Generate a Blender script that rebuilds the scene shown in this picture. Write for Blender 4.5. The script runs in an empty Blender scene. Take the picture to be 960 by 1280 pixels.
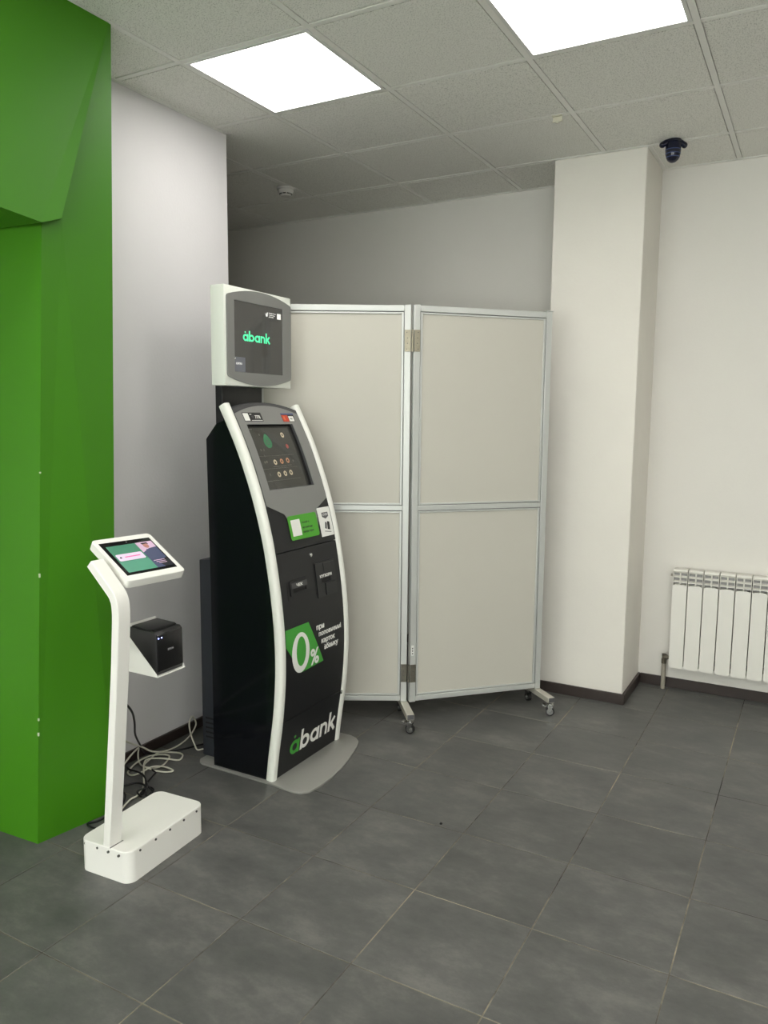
import bpy, bmesh, math, random
from mathutils import Vector, Matrix
import numpy as np

random.seed(4)
sc = bpy.context.scene
COL = sc.collection

# ------------------------------------------------------------------ camera
CAM_Z = 1.5537514
F_PX = 977.45
_r = Vector((0.8742351, 0.48542983, 0.0084183))
_u = Vector((-0.06672453, 0.10295664, 0.99244535))
_f = Vector((-0.48089586, 0.86819226, -0.12239838))
cam_d = bpy.data.cameras.new('camera')
cam = bpy.data.objects.new('camera', cam_d)
COL.objects.link(cam)
M = Matrix.Identity(4)
for i in range(3):
    M[i][0] = _r[i]; M[i][1] = _u[i]; M[i][2] = -_f[i]
M[2][3] = CAM_Z
cam.matrix_world = M
cam_d.sensor_fit = 'VERTICAL'
cam_d.sensor_height = 36.0
cam_d.lens = F_PX / 1280.0 * 36.0
cam_d.clip_start = 0.02
sc.camera = cam

# ------------------------------------------------------------------ light and exposure
LIGHT_STRENGTH = 6.0
CEIL = 2.9036
CX0, CY0, CT = -0.4624, 2.4216, 0.6          # ceiling grid origin and pitch
LIGHT_CELLS = [(-3, 0), (-1, 0), (1, 0), (3, 0),
               (-3, -3), (-1, -3), (1, -3), (3, -3),
               (-3, -6), (-1, -6), (1, -6), (3, -6)]   # (column, row) of luminaires in the grid
sc.view_settings.view_transform = 'Standard'
sc.view_settings.look = 'None'
sc.view_settings.gamma = 1.0
sc.view_settings.use_curve_mapping = False
sc.view_settings.exposure = 0.68
world = bpy.data.worlds.new('world')
sc.world = world
world.use_nodes = True
world.node_tree.nodes['Background'].inputs[0].default_value = (1.0, 0.975, 0.94, 1)
world.node_tree.nodes['Background'].inputs[1].default_value = 5.0

# ------------------------------------------------------------------ materials
def srgb(r, g, b):
    def c(v):
        v /= 255.0
        return v / 12.92 if v <= 0.04045 else ((v + 0.055) / 1.055) ** 2.4
    return (c(r), c(g), c(b), 1.0)

def mat(name, col, rough=0.5, metal=0.0, coat=0.0, emit=None, estr=0.0, var=0.0, vscale=4.0, bump=0.0, bscale=200.0, spec=0.5):
    m = bpy.data.materials.new(name)
    m.use_nodes = True
    nt = m.node_tree
    b = nt.nodes['Principled BSDF']
    b.inputs['Base Color'].default_value = col
    b.inputs['Roughness'].default_value = rough
    b.inputs['Metallic'].default_value = metal
    b.inputs['Coat Weight'].default_value = coat
    b.inputs['Specular IOR Level'].default_value = spec
    if emit:
        b.inputs['Emission Color'].default_value = emit
        b.inputs['Emission Strength'].default_value = estr
    geo = nt.nodes.new('ShaderNodeNewGeometry')
    if var > 0:
        n = nt.nodes.new('ShaderNodeTexNoise')
        n.inputs['Scale'].default_value = vscale
        n.inputs['Detail'].default_value = 5
        n.inputs['Roughness'].default_value = 0.6
        nt.links.new(geo.outputs['Position'], n.inputs['Vector'])
        mr = nt.nodes.new('ShaderNodeMapRange')
        mr.inputs[1].default_value = 0.3; mr.inputs[2].default_value = 0.7
        mr.inputs[3].default_value = 1 - var; mr.inputs[4].default_value = 1 + var
        nt.links.new(n.outputs['Fac'], mr.inputs[0])
        mx = nt.nodes.new('ShaderNodeVectorMath'); mx.operation = 'SCALE'
        mx.inputs[0].default_value = col[:3]
        nt.links.new(mr.outputs[0], mx.inputs['Scale'])
        nt.links.new(mx.outputs[0], b.inputs['Base Color'])
    if bump > 0:
        n2 = nt.nodes.new('ShaderNodeTexNoise')
        n2.inputs['Scale'].default_value = bscale
        n2.inputs['Detail'].default_value = 3
        nt.links.new(geo.outputs['Position'], n2.inputs['Vector'])
        bp = nt.nodes.new('ShaderNodeBump')
        bp.inputs['Strength'].default_value = bump
        bp.inputs['Distance'].default_value = 0.002
        nt.links.new(n2.outputs['Fac'], bp.inputs['Height'])
        nt.links.new(bp.outputs[0], b.inputs['Normal'])
    return m

M_WALL = mat('white_wall_paint', srgb(222, 219, 213), 0.75, var=0.015, vscale=2.5, bump=0.25, bscale=90)
M_WALL_LIT_TINT = mat('white_wall_lit_tint', srgb(218, 216, 218), 0.75, var=0.015, vscale=2.5, bump=0.25, bscale=90)  # white wall tinted cooler: neutral light near the lamp put into the colour
M_COLUMN = mat('column_paint', srgb(226, 222, 214), 0.7, var=0.02, vscale=3, bump=0.25, bscale=70)
M_GREEN = mat('green_paint', srgb(62, 126, 12), 0.5, spec=0.35, var=0.02, vscale=2, bump=0.04, bscale=60)
M_CHIP = mat('bare_plaster', srgb(205, 215, 190), 0.8)
M_BASE = mat('brown_skirting', srgb(50, 41, 38), 0.45, var=0.15, vscale=12)
M_BAR = mat('ceiling_bar_white', srgb(236, 235, 230), 0.5)
M_SLAB = mat('plenum_dark', srgb(70, 70, 70), 0.9)
M_FRAME = mat('luminaire_frame', srgb(225, 225, 222), 0.4)
M_LIGHT = mat('lit_diffuser', srgb(255, 255, 255), 0.5, emit=(1.0, 0.97, 0.92, 1), estr=LIGHT_STRENGTH)

def ceiling_tile_mat():
    m = mat('mineral_fibre_tile', srgb(196, 195, 188), 0.9)
    nt = m.node_tree; b = nt.nodes['Principled BSDF']
    geo = nt.nodes.new('ShaderNodeNewGeometry')
    v = nt.nodes.new('ShaderNodeTexNoise'); v.inputs['Scale'].default_value = 260; v.inputs['Detail'].default_value = 2
    nt.links.new(geo.outputs['Position'], v.inputs['Vector'])
    r = nt.nodes.new('ShaderNodeValToRGB')
    r.color_ramp.elements[0].position = 0.34; r.color_ramp.elements[0].color = srgb(164, 163, 156)
    r.color_ramp.elements[1].position = 0.43; r.color_ramp.elements[1].color = srgb(240, 239, 233)
    nt.links.new(v.outputs['Fac'], r.inputs[0])
    nt.links.new(r.outputs[0], b.inputs['Base Color'])
    bp = nt.nodes.new('ShaderNodeBump'); bp.inputs['Strength'].default_value = 0.3; bp.inputs['Distance'].default_value = 0.002
    nt.links.new(v.outputs['Fac'], bp.inputs['Height']); nt.links.new(bp.outputs[0], b.inputs['Normal'])
    return m
M_CTILE = ceiling_tile_mat()


def grout_mat():
    m = mat('grout', srgb(90, 84, 74), 0.9)
    nt = m.node_tree; b = nt.nodes['Principled BSDF']
    geo = nt.nodes.new('ShaderNodeNewGeometry')
    n = nt.nodes.new('ShaderNodeTexNoise'); n.inputs['Scale'].default_value = 1.7; n.inputs['Detail'].default_value = 6; n.inputs['Roughness'].default_value = .7
    nt.links.new(geo.outputs['Position'], n.inputs['Vector'])
    r = nt.nodes.new('ShaderNodeValToRGB')
    r.color_ramp.elements[0].position = .38; r.color_ramp.elements[0].color = srgb(44, 43, 41)
    r.color_ramp.elements[1].position = .61; r.color_ramp.elements[1].color = srgb(156, 147, 126)
    x = r.color_ramp.elements.new(.48); x.color = srgb(96, 92, 84)
    nt.links.new(n.outputs['Fac'], r.inputs[0]); nt.links.new(r.outputs[0], b.inputs['Base Color'])
    return m
M_GROUT_D = grout_mat()

def floor_mat():
    m = mat('stone_tile', srgb(82, 83, 82), 0.42)
    nt = m.node_tree; b = nt.nodes['Principled BSDF']
    geo = nt.nodes.new('ShaderNodeNewGeometry')
    info = nt.nodes.new('ShaderNodeObjectInfo')
    off = nt.nodes.new('ShaderNodeVectorMath'); off.operation = 'SCALE'
    cmb = nt.nodes.new('ShaderNodeCombineXYZ')
    for i in range(3): nt.links.new(info.outputs['Random'], cmb.inputs[i])
    nt.links.new(cmb.outputs[0], off.inputs[0]); off.inputs['Scale'].default_value = 37.0
    add = nt.nodes.new('ShaderNodeVectorMath'); add.operation = 'ADD'
    nt.links.new(geo.outputs['Position'], add.inputs[0]); nt.links.new(off.outputs[0], add.inputs[1])
    mp = nt.nodes.new('ShaderNodeMapping'); mp.inputs['Scale'].default_value = (1.0, 1.6, 1.0)
    nt.links.new(add.outputs[0], mp.inputs[0])
    n = nt.nodes.new('ShaderNodeTexNoise'); n.inputs['Scale'].default_value = 4.2; n.inputs['Detail'].default_value = 12; n.inputs['Roughness'].default_value = 0.74
    nt.links.new(mp.outputs[0], n.inputs['Vector'])
    r = nt.nodes.new('ShaderNodeValToRGB')
    e = r.color_ramp.elements
    e[0].position = 0.3; e[0].color = srgb(68, 69, 68)
    e[1].position = 0.72; e[1].color = srgb(112, 111, 107)
    x = r.color_ramp.elements.new(0.52); x.color = srgb(88, 88, 86)
    nt.links.new(n.outputs['Fac'], r.inputs[0])
    hs = nt.nodes.new('ShaderNodeHueSaturation')
    mr = nt.nodes.new('ShaderNodeMapRange'); mr.inputs[3].default_value = 0.93; mr.inputs[4].default_value = 1.07
    nt.links.new(info.outputs['Random'], mr.inputs[0]); nt.links.new(mr.outputs[0], hs.inputs['Value'])
    nt.links.new(r.outputs[0], hs.inputs['Color']); nt.links.new(hs.outputs[0], b.inputs['Base Color'])
    n2 = nt.nodes.new('ShaderNodeTexNoise'); n2.inputs['Scale'].default_value = 60; n2.inputs['Detail'].default_value = 5
    nt.links.new(geo.outputs['Position'], n2.inputs['Vector'])
    mr2 = nt.nodes.new('ShaderNodeMapRange'); mr2.inputs[3].default_value = 0.34; mr2.inputs[4].default_value = 0.56
    nt.links.new(n.outputs['Fac'], mr2.inputs[0]); nt.links.new(mr2.outputs[0], b.inputs['Roughness'])
    bp = nt.nodes.new('ShaderNodeBump'); bp.inputs['Strength'].default_value = 0.2; bp.inputs['Distance'].default_value = 0.001
    nt.links.new(n2.outputs['Fac'], bp.inputs['Height']); nt.links.new(bp.outputs[0], b.inputs['Normal'])
    return m
M_FTILE = floor_mat()

M_BLACKGLOSS = mat('black_gloss_panel', srgb(14, 16, 20), 0.12, spec=0.35)
M_BLACK = mat('black_powder_coat', srgb(17, 18, 22), 0.35, bump=0.05, bscale=400)
M_FRONT = mat('charcoal_front', srgb(15, 16, 20), 0.38, spec=0.42, bump=0.05, bscale=500)
M_REAR = mat('rear_housing_charcoal', srgb(40, 43, 50), 0.5)
M_RIM = mat('dark_grey_rim', srgb(66, 66, 68), 0.45)
M_BEZEL = mat('grey_bezel', srgb(128, 128, 126), 0.45)
M_BEZEL2 = mat('grey_bezel_edge', srgb(150, 150, 148), 0.4)
M_WHITEPL = mat('white_plastic', srgb(232, 233, 226), 0.35)
M_HEADWH = mat('white_head_shell', srgb(232, 235, 227), 0.4)
M_GAP = mat('gap_black', srgb(8, 8, 9), 0.7)
M_PLATE = mat('grey_base_plate', srgb(150, 149, 144), 0.35, metal=0.2)
M_SCREEN = mat('idle_screen', srgb(44, 43, 40), 0.08, emit=srgb(60, 60, 54), estr=0.35)
M_HSCREEN = mat('head_screen', srgb(40, 40, 38), 0.06, emit=srgb(66, 65, 61), estr=0.5)
M_GLOGO = mat('green_lit_logo', srgb(70, 225, 150), 0.4, emit=srgb(80, 235, 160), estr=0.560)
M_WLIT = mat('white_lit', srgb(230, 230, 225), 0.4, emit=srgb(230, 232, 230), estr=0.300)
M_GREYLIT = mat('grey_lit', srgb(88, 90, 96), 0.3, emit=srgb(88, 90, 96), estr=0.300)
M_ICON_O = mat('orange_lit_icon', srgb(160, 116, 88), 0.3, emit=srgb(168, 122, 92), estr=0.275)
M_ICON_B = mat('beige_lit_icon', srgb(170, 158, 134), 0.3, emit=srgb(172, 160, 136), estr=0.250)
M_ICON_R = mat('red_lit_icon', srgb(130, 66, 58), 0.3, emit=srgb(130, 66, 58), estr=0.240)
M_ICON_G = mat('green_lit_icon', srgb(46, 98, 66), 0.3, emit=srgb(46, 104, 70), estr=0.270)
M_ICON_K = mat('dim_lit_icon', srgb(74, 72, 66), 0.3, emit=srgb(80, 78, 70), estr=0.35)
M_STGREEN = mat('green_sticker', srgb(74, 160, 40), 0.45)
M_STBLACK = mat('black_sticker', srgb(28, 28, 30), 0.4)
M_STWHITE = mat('white_print', srgb(236, 236, 232), 0.5)
M_STGREY = mat('grey_print', srgb(88, 88, 90), 0.5)
M_RED = mat('red_print', srgb(196, 66, 44), 0.45)
M_ORANGE = mat('orange_print', srgb(214, 116, 70), 0.45)
M_BLUE = mat('blue_print', srgb(70, 84, 130), 0.45)
M_LGREEN = mat('green_print', srgb(62, 158, 52), 0.5)
M_CHROME = mat('chrome', srgb(190, 190, 188), 0.22, metal=1.0)
M_ALU = mat('anodised_aluminium', srgb(198, 200, 197), 0.38, metal=0.35)
M_ARM = mat('satin_aluminium', srgb(200, 196, 184), 0.4, metal=0.4)
M_INFILL = mat('light_grey_infill', srgb(190, 187, 177), 0.6, var=0.012, vscale=3)
M_HINGE = mat('hinge_steel', srgb(158, 152, 134), 0.4, metal=0.55, var=0.1, vscale=60)
M_HINGE2 = mat('hinge_steel_dark', srgb(112, 108, 98), 0.4, metal=0.55, var=0.15, vscale=60)
M_SCREW = mat('screw_steel', srgb(90, 90, 88), 0.4, metal=0.8)
M_RUBBER = mat('black_rubber', srgb(24, 24, 25), 0.5)
M_RADW = mat('radiator_enamel', srgb(228, 226, 219), 0.3)
M_RADG = mat('radiator_recess_grey', srgb(150, 149, 148), 0.5)
M_RADD = mat('radiator_core_dark', srgb(70, 68, 66), 0.6)
M_PIPE = mat('pipe_painted_grey', srgb(150, 144, 132), 0.45)
M_BRASS = mat('valve_metal', srgb(110, 104, 94), 0.35, metal=0.8)
M_SWHITE = mat('stand_white_coat', srgb(238, 237, 232), 0.38, bump=0.03, bscale=500)
M_GLASSB = mat('tablet_black_glass', srgb(14, 14, 16), 0.06)
M_TEAL = mat('teal_screen', srgb(58, 112, 92), 0.25, emit=srgb(92, 170, 138), estr=0.270)
M_TEAL2 = mat('teal_screen_dark', srgb(48, 100, 78), 0.25, emit=srgb(72, 152, 118), estr=0.240)
M_PILL = mat('pale_lilac_screen', srgb(186, 170, 190), 0.25, emit=srgb(228, 210, 232), estr=0.293)
M_PINKT = mat('pink_screen_text', srgb(200, 90, 150), 0.25, emit=srgb(205, 96, 150), estr=0.300)
M_SPINK = mat('pink_screen_backdrop', srgb(190, 160, 185), 0.25, emit=srgb(196, 165, 190), estr=0.225)
M_SSKIN = mat('screen_skin', srgb(160, 110, 100), 0.25, emit=srgb(165, 115, 105), estr=0.200)
M_SHAIR = mat('screen_hair', srgb(40, 34, 40), 0.25)
M_SNAVY = mat('screen_navy', srgb(66, 72, 98), 0.25, emit=srgb(60, 66, 96), estr=0.210)
M_SDARK = mat('screen_dark', srgb(34, 34, 44), 0.25)
M_PRINTER = mat('printer_black', srgb(24, 24, 25), 0.38)
M_PRINTERF = mat('printer_black_front', srgb(17, 17, 19), 0.2)
M_LED = mat('blue_led', srgb(160, 170, 255), 0.3, emit=srgb(150, 165, 255), estr=3.0)
M_CABW = mat('white_cable', srgb(212, 210, 196), 0.45)
M_CABB = mat('black_cable', srgb(16, 17, 18), 0.45)
M_DET = mat('detector_plastic', srgb(205, 203, 198), 0.45)
M_DOME = mat('camera_black', srgb(14, 17, 40), 0.18)
M_CLIP = mat('beige_clip', srgb(206, 202, 184), 0.5)

# ------------------------------------------------------------------ helpers
def tagp(o, label=None, cat=None, group=None, kind=None):
    if label: o['label'] = label
    if cat: o['category'] = cat
    if group: o['group'] = group
    if kind: o['kind'] = kind
    return o

def wloc(o):
    v = Vector((0, 0, 0))
    while o is not None:
        v += o.location
        o = o.parent
    return v

def obj(name, bm, m, parent=None, smooth=40, origin=None):
    """link a bmesh (world coordinates) as one mesh object"""
    bmesh.ops.recalc_face_normals(bm, faces=bm.faces[:])
    base = wloc(parent) if parent else Vector((0, 0, 0))
    loc = Vector(origin) if origin is not None else base.copy()
    for v in bm.verts: v.co -= loc
    me = bpy.data.meshes.new(name)
    bm.to_mesh(me); bm.free()
    mats = m if isinstance(m, (list, tuple)) else [m]
    for k in mats: me.materials.append(k)
    if smooth:
        me.shade_smooth()
        me.set_sharp_from_angle(angle=math.radians(smooth))
    o = bpy.data.objects.new(name, me)
    COL.objects.link(o)
    o.location = loc - base
    o.parent = parent
    return o

def empty(name, loc, label, cat, group=None, kind=None):
    o = bpy.data.objects.new(name, None)
    o.empty_display_size = 0.05
    COL.objects.link(o)
    o.location = loc
    return tagp(o, label, cat, group, kind)

def join(dst, src, mtx=None, mi=0):
    me = bpy.data.meshes.new('tmp')
    if mtx is not None: bmesh.ops.transform(src, matrix=mtx, verts=src.verts[:])
    for f in src.faces: f.material_index = mi
    src.to_mesh(me); src.free()
    dst.from_mesh(me)
    bpy.data.meshes.remove(me)

def box(x0, x1, y0, y1, z0, z1, bev=0.0, seg=2, dst=None, mtx=None, mi=0):
    bm = bmesh.new()
    bmesh.ops.create_cube(bm, size=1.0)
    for v in bm.verts:
        v.co = Vector(((x0 + x1) / 2 + v.co.x * (x1 - x0), (y0 + y1) / 2 + v.co.y * (y1 - y0), (z0 + z1) / 2 + v.co.z * (z1 - z0)))
    if bev > 0:
        bmesh.ops.bevel(bm, geom=bm.edges[:], offset=bev, segments=seg, profile=0.5, affect='EDGES')
    if dst is not None:
        join(dst, bm, mtx, mi)
        return dst
    if mtx is not None: bmesh.ops.transform(bm, matrix=mtx, verts=bm.verts[:])
    return bm

def frame_mtx(o, ex, ey, ez):
    m = Matrix.Identity(4)
    for i in range(3):
        m[i][0] = ex[i]; m[i][1] = ey[i]; m[i][2] = ez[i]; m[i][3] = o[i]
    return m

def cyl(p0, p1, r0, r1=None, n=16, dst=None, mi=0):
    p0 = Vector(p0); p1 = Vector(p1); r1 = r0 if r1 is None else r1
    bm = bmesh.new()
    d = p1 - p0
    bmesh.ops.create_cone(bm, cap_ends=True, segments=n, radius1=r0, radius2=r1, depth=d.length)
    q = Vector((0, 0, 1)).rotation_difference(d.normalized()).to_matrix().to_4x4()
    m = Matrix.Translation((p0 + p1) / 2) @ q
    bmesh.ops.transform(bm, matrix=m, verts=bm.verts[:])
    if dst is not None:
        join(dst, bm, None, mi); return dst
    return bm

def lathe(profile, c, n=28, axis='Z', dst=None):
    """profile: list of (r, z) closed at ends"""
    bm = bmesh.new()
    rings = []
    for r, z in profile:
        if r < 1e-6: rings.append([bm.verts.new((0, 0, z))])
        else: rings.append([bm.verts.new((r * math.cos(2 * math.pi * i / n), r * math.sin(2 * math.pi * i / n), z)) for i in range(n)])
    for a, b in zip(rings[:-1], rings[1:]):
        for i in range(n):
            j = (i + 1) % n
            if len(a) == 1 and len(b) == 1: continue
            if len(a) == 1: bm.faces.new((a[0], b[i], b[j]))
            elif len(b) == 1: bm.faces.new((a[i], a[j], b[0]))
            else: bm.faces.new((a[i], a[j], b[j], b[i]))
    m = Matrix.Translation(c)
    bmesh.ops.transform(bm, matrix=m, verts=bm.verts[:])
    if dst is not None:
        join(dst, bm); return dst
    return bm

def catmull(pts, sub=6):
    P = [Vector(p) for p in pts]
    P = [P[0] * 2 - P[1]] + P + [P[-1] * 2 - P[-2]]
    out = []
    for i in range(1, len(P) - 2):
        a, b, c, d = P[i - 1], P[i], P[i + 1], P[i + 2]
        for k in range(sub):
            t = k / sub
            out.append(0.5 * ((2 * b) + (c - a) * t + (2 * a - 5 * b + 4 * c - d) * t * t + (3 * b - a - 3 * c + d) * t ** 3))
    out.append(P[-2])
    return out

def sweep(path, section, up=None, dst=None, caps=True):
    """section: list of (a, b) offsets along (side, normal)"""
    bm = bmesh.new()
    rings = []
    prev = None
    for i, p in enumerate(path):
        t = (path[min(i + 1, len(path) - 1)] - path[max(i - 1, 0)]).normalized()
        if up is not None:
            s = Vector(up)
        else:
            if prev is None:
                prev = t.orthogonal().normalized()
            s = (prev - t * prev.dot(t))
            if s.length < 1e-6: s = t.orthogonal()
            s.normalize(); prev = s
        n = s.cross(t).normalized()
        rings.append([bm.verts.new(p + s * a + n * b) for a, b in section])
    k = len(section)
    for a, b in zip(rings[:-1], rings[1:]):
        for i in range(k):
            j = (i + 1) % k
            bm.faces.new((a[i], a[j], b[j], b[i]))
    if caps:
        bm.faces.new(rings[0]); bm.faces.new(rings[-1][::-1])
    if dst is not None:
        join(dst, bm); return dst
    return bm

def tube(pts, r, sub=6, n=8, dst=None):
    sec = [(r * math.cos(2 * math.pi * i / n), r * math.sin(2 * math.pi * i / n)) for i in range(n)]
    return sweep(catmull(pts, sub), sec, dst=dst)

def prism(poly, axis, a0, a1, bev=0.0, dst=None):
    """extrude a 2-D polygon along an axis; poly coords fill the other two axes in order"""
    bm = bmesh.new()
    def mk(p, a):
        if axis == 'Y': return (p[0], a, p[1])
        if axis == 'X': return (a, p[0], p[1])
        return (p[0], p[1], a)
    v0 = [bm.verts.new(mk(p, a0)) for p in poly]
    v1 = [bm.verts.new(mk(p, a1)) for p in poly]
    bm.faces.new(v0); bm.faces.new(v1[::-1])
    for i in range(len(poly)):
        j = (i + 1) % len(poly)
        bm.faces.new((v0[i], v0[j], v1[j], v1[i]))
    if bev > 0:
        bmesh.ops.recalc_face_normals(bm, faces=bm.faces[:])
        bmesh.ops.bevel(bm, geom=[e for e in bm.edges], offset=bev, segments=2, profile=0.5, affect='EDGES')
    if dst is not None:
        join(dst, bm); return dst
    return bm

def solid2d(bm2, fmap, t0, t1):
    """give a flat 2-D mesh thickness through a mapping (u, v, t) -> world"""
    bm = bmesh.new()
    top = {}; bot = {}
    for v in bm2.verts:
        top[v] = bm.verts.new(fmap(v.co.x, v.co.y, t1))
        bot[v] = bm.verts.new(fmap(v.co.x, v.co.y, t0))
    for f in bm2.faces:
        bm.faces.new([top[v] for v in f.verts])
        bm.faces.new([bot[v] for v in reversed(f.verts)])
    for e in bm2.edges:
        if len(e.link_faces) == 1:
            a, b = e.verts
            bm.faces.new((top[a], top[b], bot[b], bot[a]))
    bm2.free()
    return bm

def flat(loops, cuts_u=(), cuts_v=()):
    bm = bmesh.new()
    edges = []
    for lp in loops:
        vs = [bm.verts.new((p[0], p[1], 0)) for p in lp]
        for i in range(len(vs)):
            edges.append(bm.edges.new((vs[i], vs[(i + 1) % len(vs)])))
    bmesh.ops.triangle_fill(bm, use_beauty=True, use_dissolve=False, edges=edges)
    for c in cuts_v:
        bmesh.ops.bisect_plane(bm, geom=bm.verts[:] + bm.edges[:] + bm.faces[:], plane_co=(0, c, 0), plane_no=(0, 1, 0))
    for c in cuts_u:
        bmesh.ops.bisect_plane(bm, geom=bm.verts[:] + bm.edges[:] + bm.faces[:], plane_co=(c, 0, 0), plane_no=(1, 0, 0))
    return bm

def patch(loops, fmap, t0, t1, cuts_u=(), cuts_v=()):
    return solid2d(flat(loops, cuts_u, cuts_v), fmap, t0, t1)

def rrect(u0, u1, v0, v1, r, n=4):
    out = []
    for cx, cy, a0 in ((u1 - r, v1 - r, 0), (u0 + r, v1 - r, 90), (u0 + r, v0 + r, 180), (u1 - r, v0 + r, 270)):
        for i in range(n + 1):
            a = math.radians(a0 + 90 * i / n)
            out.append((cx + r * math.cos(a), cy + r * math.sin(a)))
    return out

def circ(cx, cy, r, n=14, ry=None):
    ry = ry or r
    return [(cx + r * math.cos(2 * math.pi * i / n), cy + ry * math.sin(2 * math.pi * i / n)) for i in range(n)]

def text2d(s, width=None, height=None, bold=0.0, align_left=0.0, base=0.0, shear=0.0, slope=0.0):
    """text as a flat bmesh whose lower-left corner sits at (align_left, base)"""
    cu = bpy.data.curves.new('tmp_text', 'FONT')
    cu.body = s; cu.size = 1.0; cu.offset = bold; cu.fill_mode = 'FRONT'; cu.resolution_u = 4; cu.shear = shear
    o = bpy.data.objects.new('tmp_text', cu)
    COL.objects.link(o)
    dg = bpy.context.evaluated_depsgraph_get()
    me = bpy.data.meshes.new_from_object(o.evaluated_get(dg), depsgraph=dg)
    bpy.data.objects.remove(o); bpy.data.curves.remove(cu)
    bm = bmesh.new(); bm.from_mesh(me); bpy.data.meshes.remove(me)
    bmesh.ops.remove_doubles(bm, verts=bm.verts[:], dist=1e-5)
    bmesh.ops.dissolve_degenerate(bm, dist=1e-5, edges=bm.edges[:])
    xs = [v.co.x for v in bm.verts]; ys = [v.co.y for v in bm.verts]
    x0, x1, y0, y1 = min(xs), max(xs), min(ys), max(ys)
    sy = height / (y1 - y0) if height else width / (x1 - x0)
    sx = width / (x1 - x0) if width else sy
    for v in bm.verts:
        X = (v.co.x - x0) * sx; Y = (v.co.y - y0) * sy
        v.co = Vector((align_left + X, base + Y + slope * X, 0))
    return bm

def stroke(pts, w):
    """thick open polyline as one closed outline loop (butt ends)"""
    P = [Vector((p[0], p[1])) for p in pts]
    L, R = [], []
    for i, p in enumerate(P):
        t = (P[min(i + 1, len(P) - 1)] - P[max(i - 1, 0)]).normalized()
        n = Vector((-t.y, t.x)) * w / 2
        L.append(tuple(p + n)); R.append(tuple(p - n))
    return L + R[::-1]

def bank_letters():
    """the five letters a b a n k, x-height 1, each a list of part outlines: returned as [letter] -> [[loops], ...]"""
    w = 0.24
    ring = lambda cx: [circ(cx, 0.5, 0.5, 22), circ(cx, 0.5, 0.5 - w, 18)]
    rect = lambda x0, x1, y0, y1: [[(x0, y0), (x1, y0), (x1, y1), (x0, y1)]]
    out = []
    x = 0.0
    out.append([ring(x + .5), rect(x + .78, x + 1.0, 0, 1), [circ(x + 0.42, 1.26, 0.11, 10)]]); x += 1.12
    out.append([ring(x + .5), rect(x, x + .22, 0, 1.5)]); x += 1.12
    out.append([ring(x + .5), rect(x + .78, x + 1.0, 0, 1)]); x += 1.14
    arch = [(x + .11, 0.5)] + [(x + .43 - .32 * math.cos(math.radians(a)), .56 + .32 * math.sin(math.radians(a))) for a in range(20, 181, 16)] + [(x + .75, 0)]
    out.append([rect(x, x + .22, 0, 1), [stroke(arch, w * .95)]]); x += 1.0
    out.append([rect(x, x + .22, 0, 1.5), [stroke([(x + .16, .42), (x + .74, 1.0)], w)], [stroke([(x + .34, .58), (x + .78, 0.0)], w)]]); x += 0.92
    return out, x

def letters_bm(which, fmap, u0, v0, su, sv, t0, t1, du=0.0, cuts_v=()):
    """parts are set in slightly different layers so overlapping strokes do not fight"""
    L, tot = bank_letters()
    bm = bmesh.new()
    for li in which:
        for k, loops in enumerate(L[li]):
            lp = [[(u0 + p[0] * su + p[1] * du, v0 + p[1] * sv) for p in l] for l in loops]
            join(bm, patch(lp, fmap, t0, t1 + k * 0.00005, cuts_v=cuts_v))
    return bm

# ------------------------------------------------------------------ room shell
def structure(name, bm, m, label, cat, smooth=0):
    o = obj(name, bm, m, smooth=smooth)
    return tagp(o, label, cat, kind='structure')

XL, XR, YB, YF = -4.6, 3.9, 4.69, -3.6
structure('wall_left', box(-2.74, -2.62, 1.95, 3.115, 0, 2.93), M_WALL_LIT_TINT, 'white wall behind the kiosk, ending at an open corner beside the dim recess', 'wall')
structure('wall_back', box(XL - .1, -1.2, YB, YB + .1, 0, 2.93), M_WALL, 'dim far white wall above the folding screen', 'wall')
structure('wall_right', box(-0.86, XR + .1, 4.66, 4.76, 0, 2.93), M_WALL, 'pale wall with the white radiator on it', 'wall')
structure('column', box(-1.325, -0.85, 4.23, 4.80, 0, 2.93, 0.004, 1), M_COLUMN, 'bright square column between the folding screen and the radiator wall', 'column')
structure('wall_recess', box(XL - .1, XL, 1.85, YB, 0, 2.93), M_WALL, 'white side wall of the dim recess', 'wall')
structure('wall_recess_end', box(XL, -2.74, 1.85, 1.95, 0, 2.93), M_WALL, 'white end wall closing the recess', 'wall')
structure('wall_niche', box(-3.7, -3.6, YF, 1.85, 0, 2.93), M_WALL, 'white wall behind the green portal', 'wall')
structure('wall_east', box(XR, XR + .1, YF, 4.66, 0, 2.93), M_WALL, 'white side wall opposite the green portal', 'wall')
sw = bmesh.new()
ADDED_WIN = [(-3.2, -0.3), (0.3, 3.4)]  # unseen windows, added to brighten the ceiling and walls
for (x0, x1, z0, z1) in ((-3.7, XR + .1, 0, .35), (-3.7, XR + .1, 2.65, 2.93), (-3.7, -3.2, .35, 2.65), (-.3, .3, .35, 2.65), (3.4, XR + .1, .35, 2.65)):
    box(x0, x1, YF - .1, YF, z0, z1, 0, dst=sw)
structure('wall_south', sw, M_WALL, 'white wall with two unseen windows added for daylight, across the room from the radiator', 'wall')
M_GLASS = bpy.data.materials.new('clear_pane'); M_GLASS.use_nodes = True
_n = M_GLASS.node_tree; _n.nodes.clear()
_o = _n.nodes.new('ShaderNodeOutputMaterial'); _t = _n.nodes.new('ShaderNodeBsdfTransparent'); _g = _n.nodes.new('ShaderNodeBsdfGlossy'); _m = _n.nodes.new('ShaderNodeMixShader')
_t.inputs[0].default_value = (.9, .93, .92, 1); _g.inputs['Roughness'].default_value = .02; _m.inputs[0].default_value = .07
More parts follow.
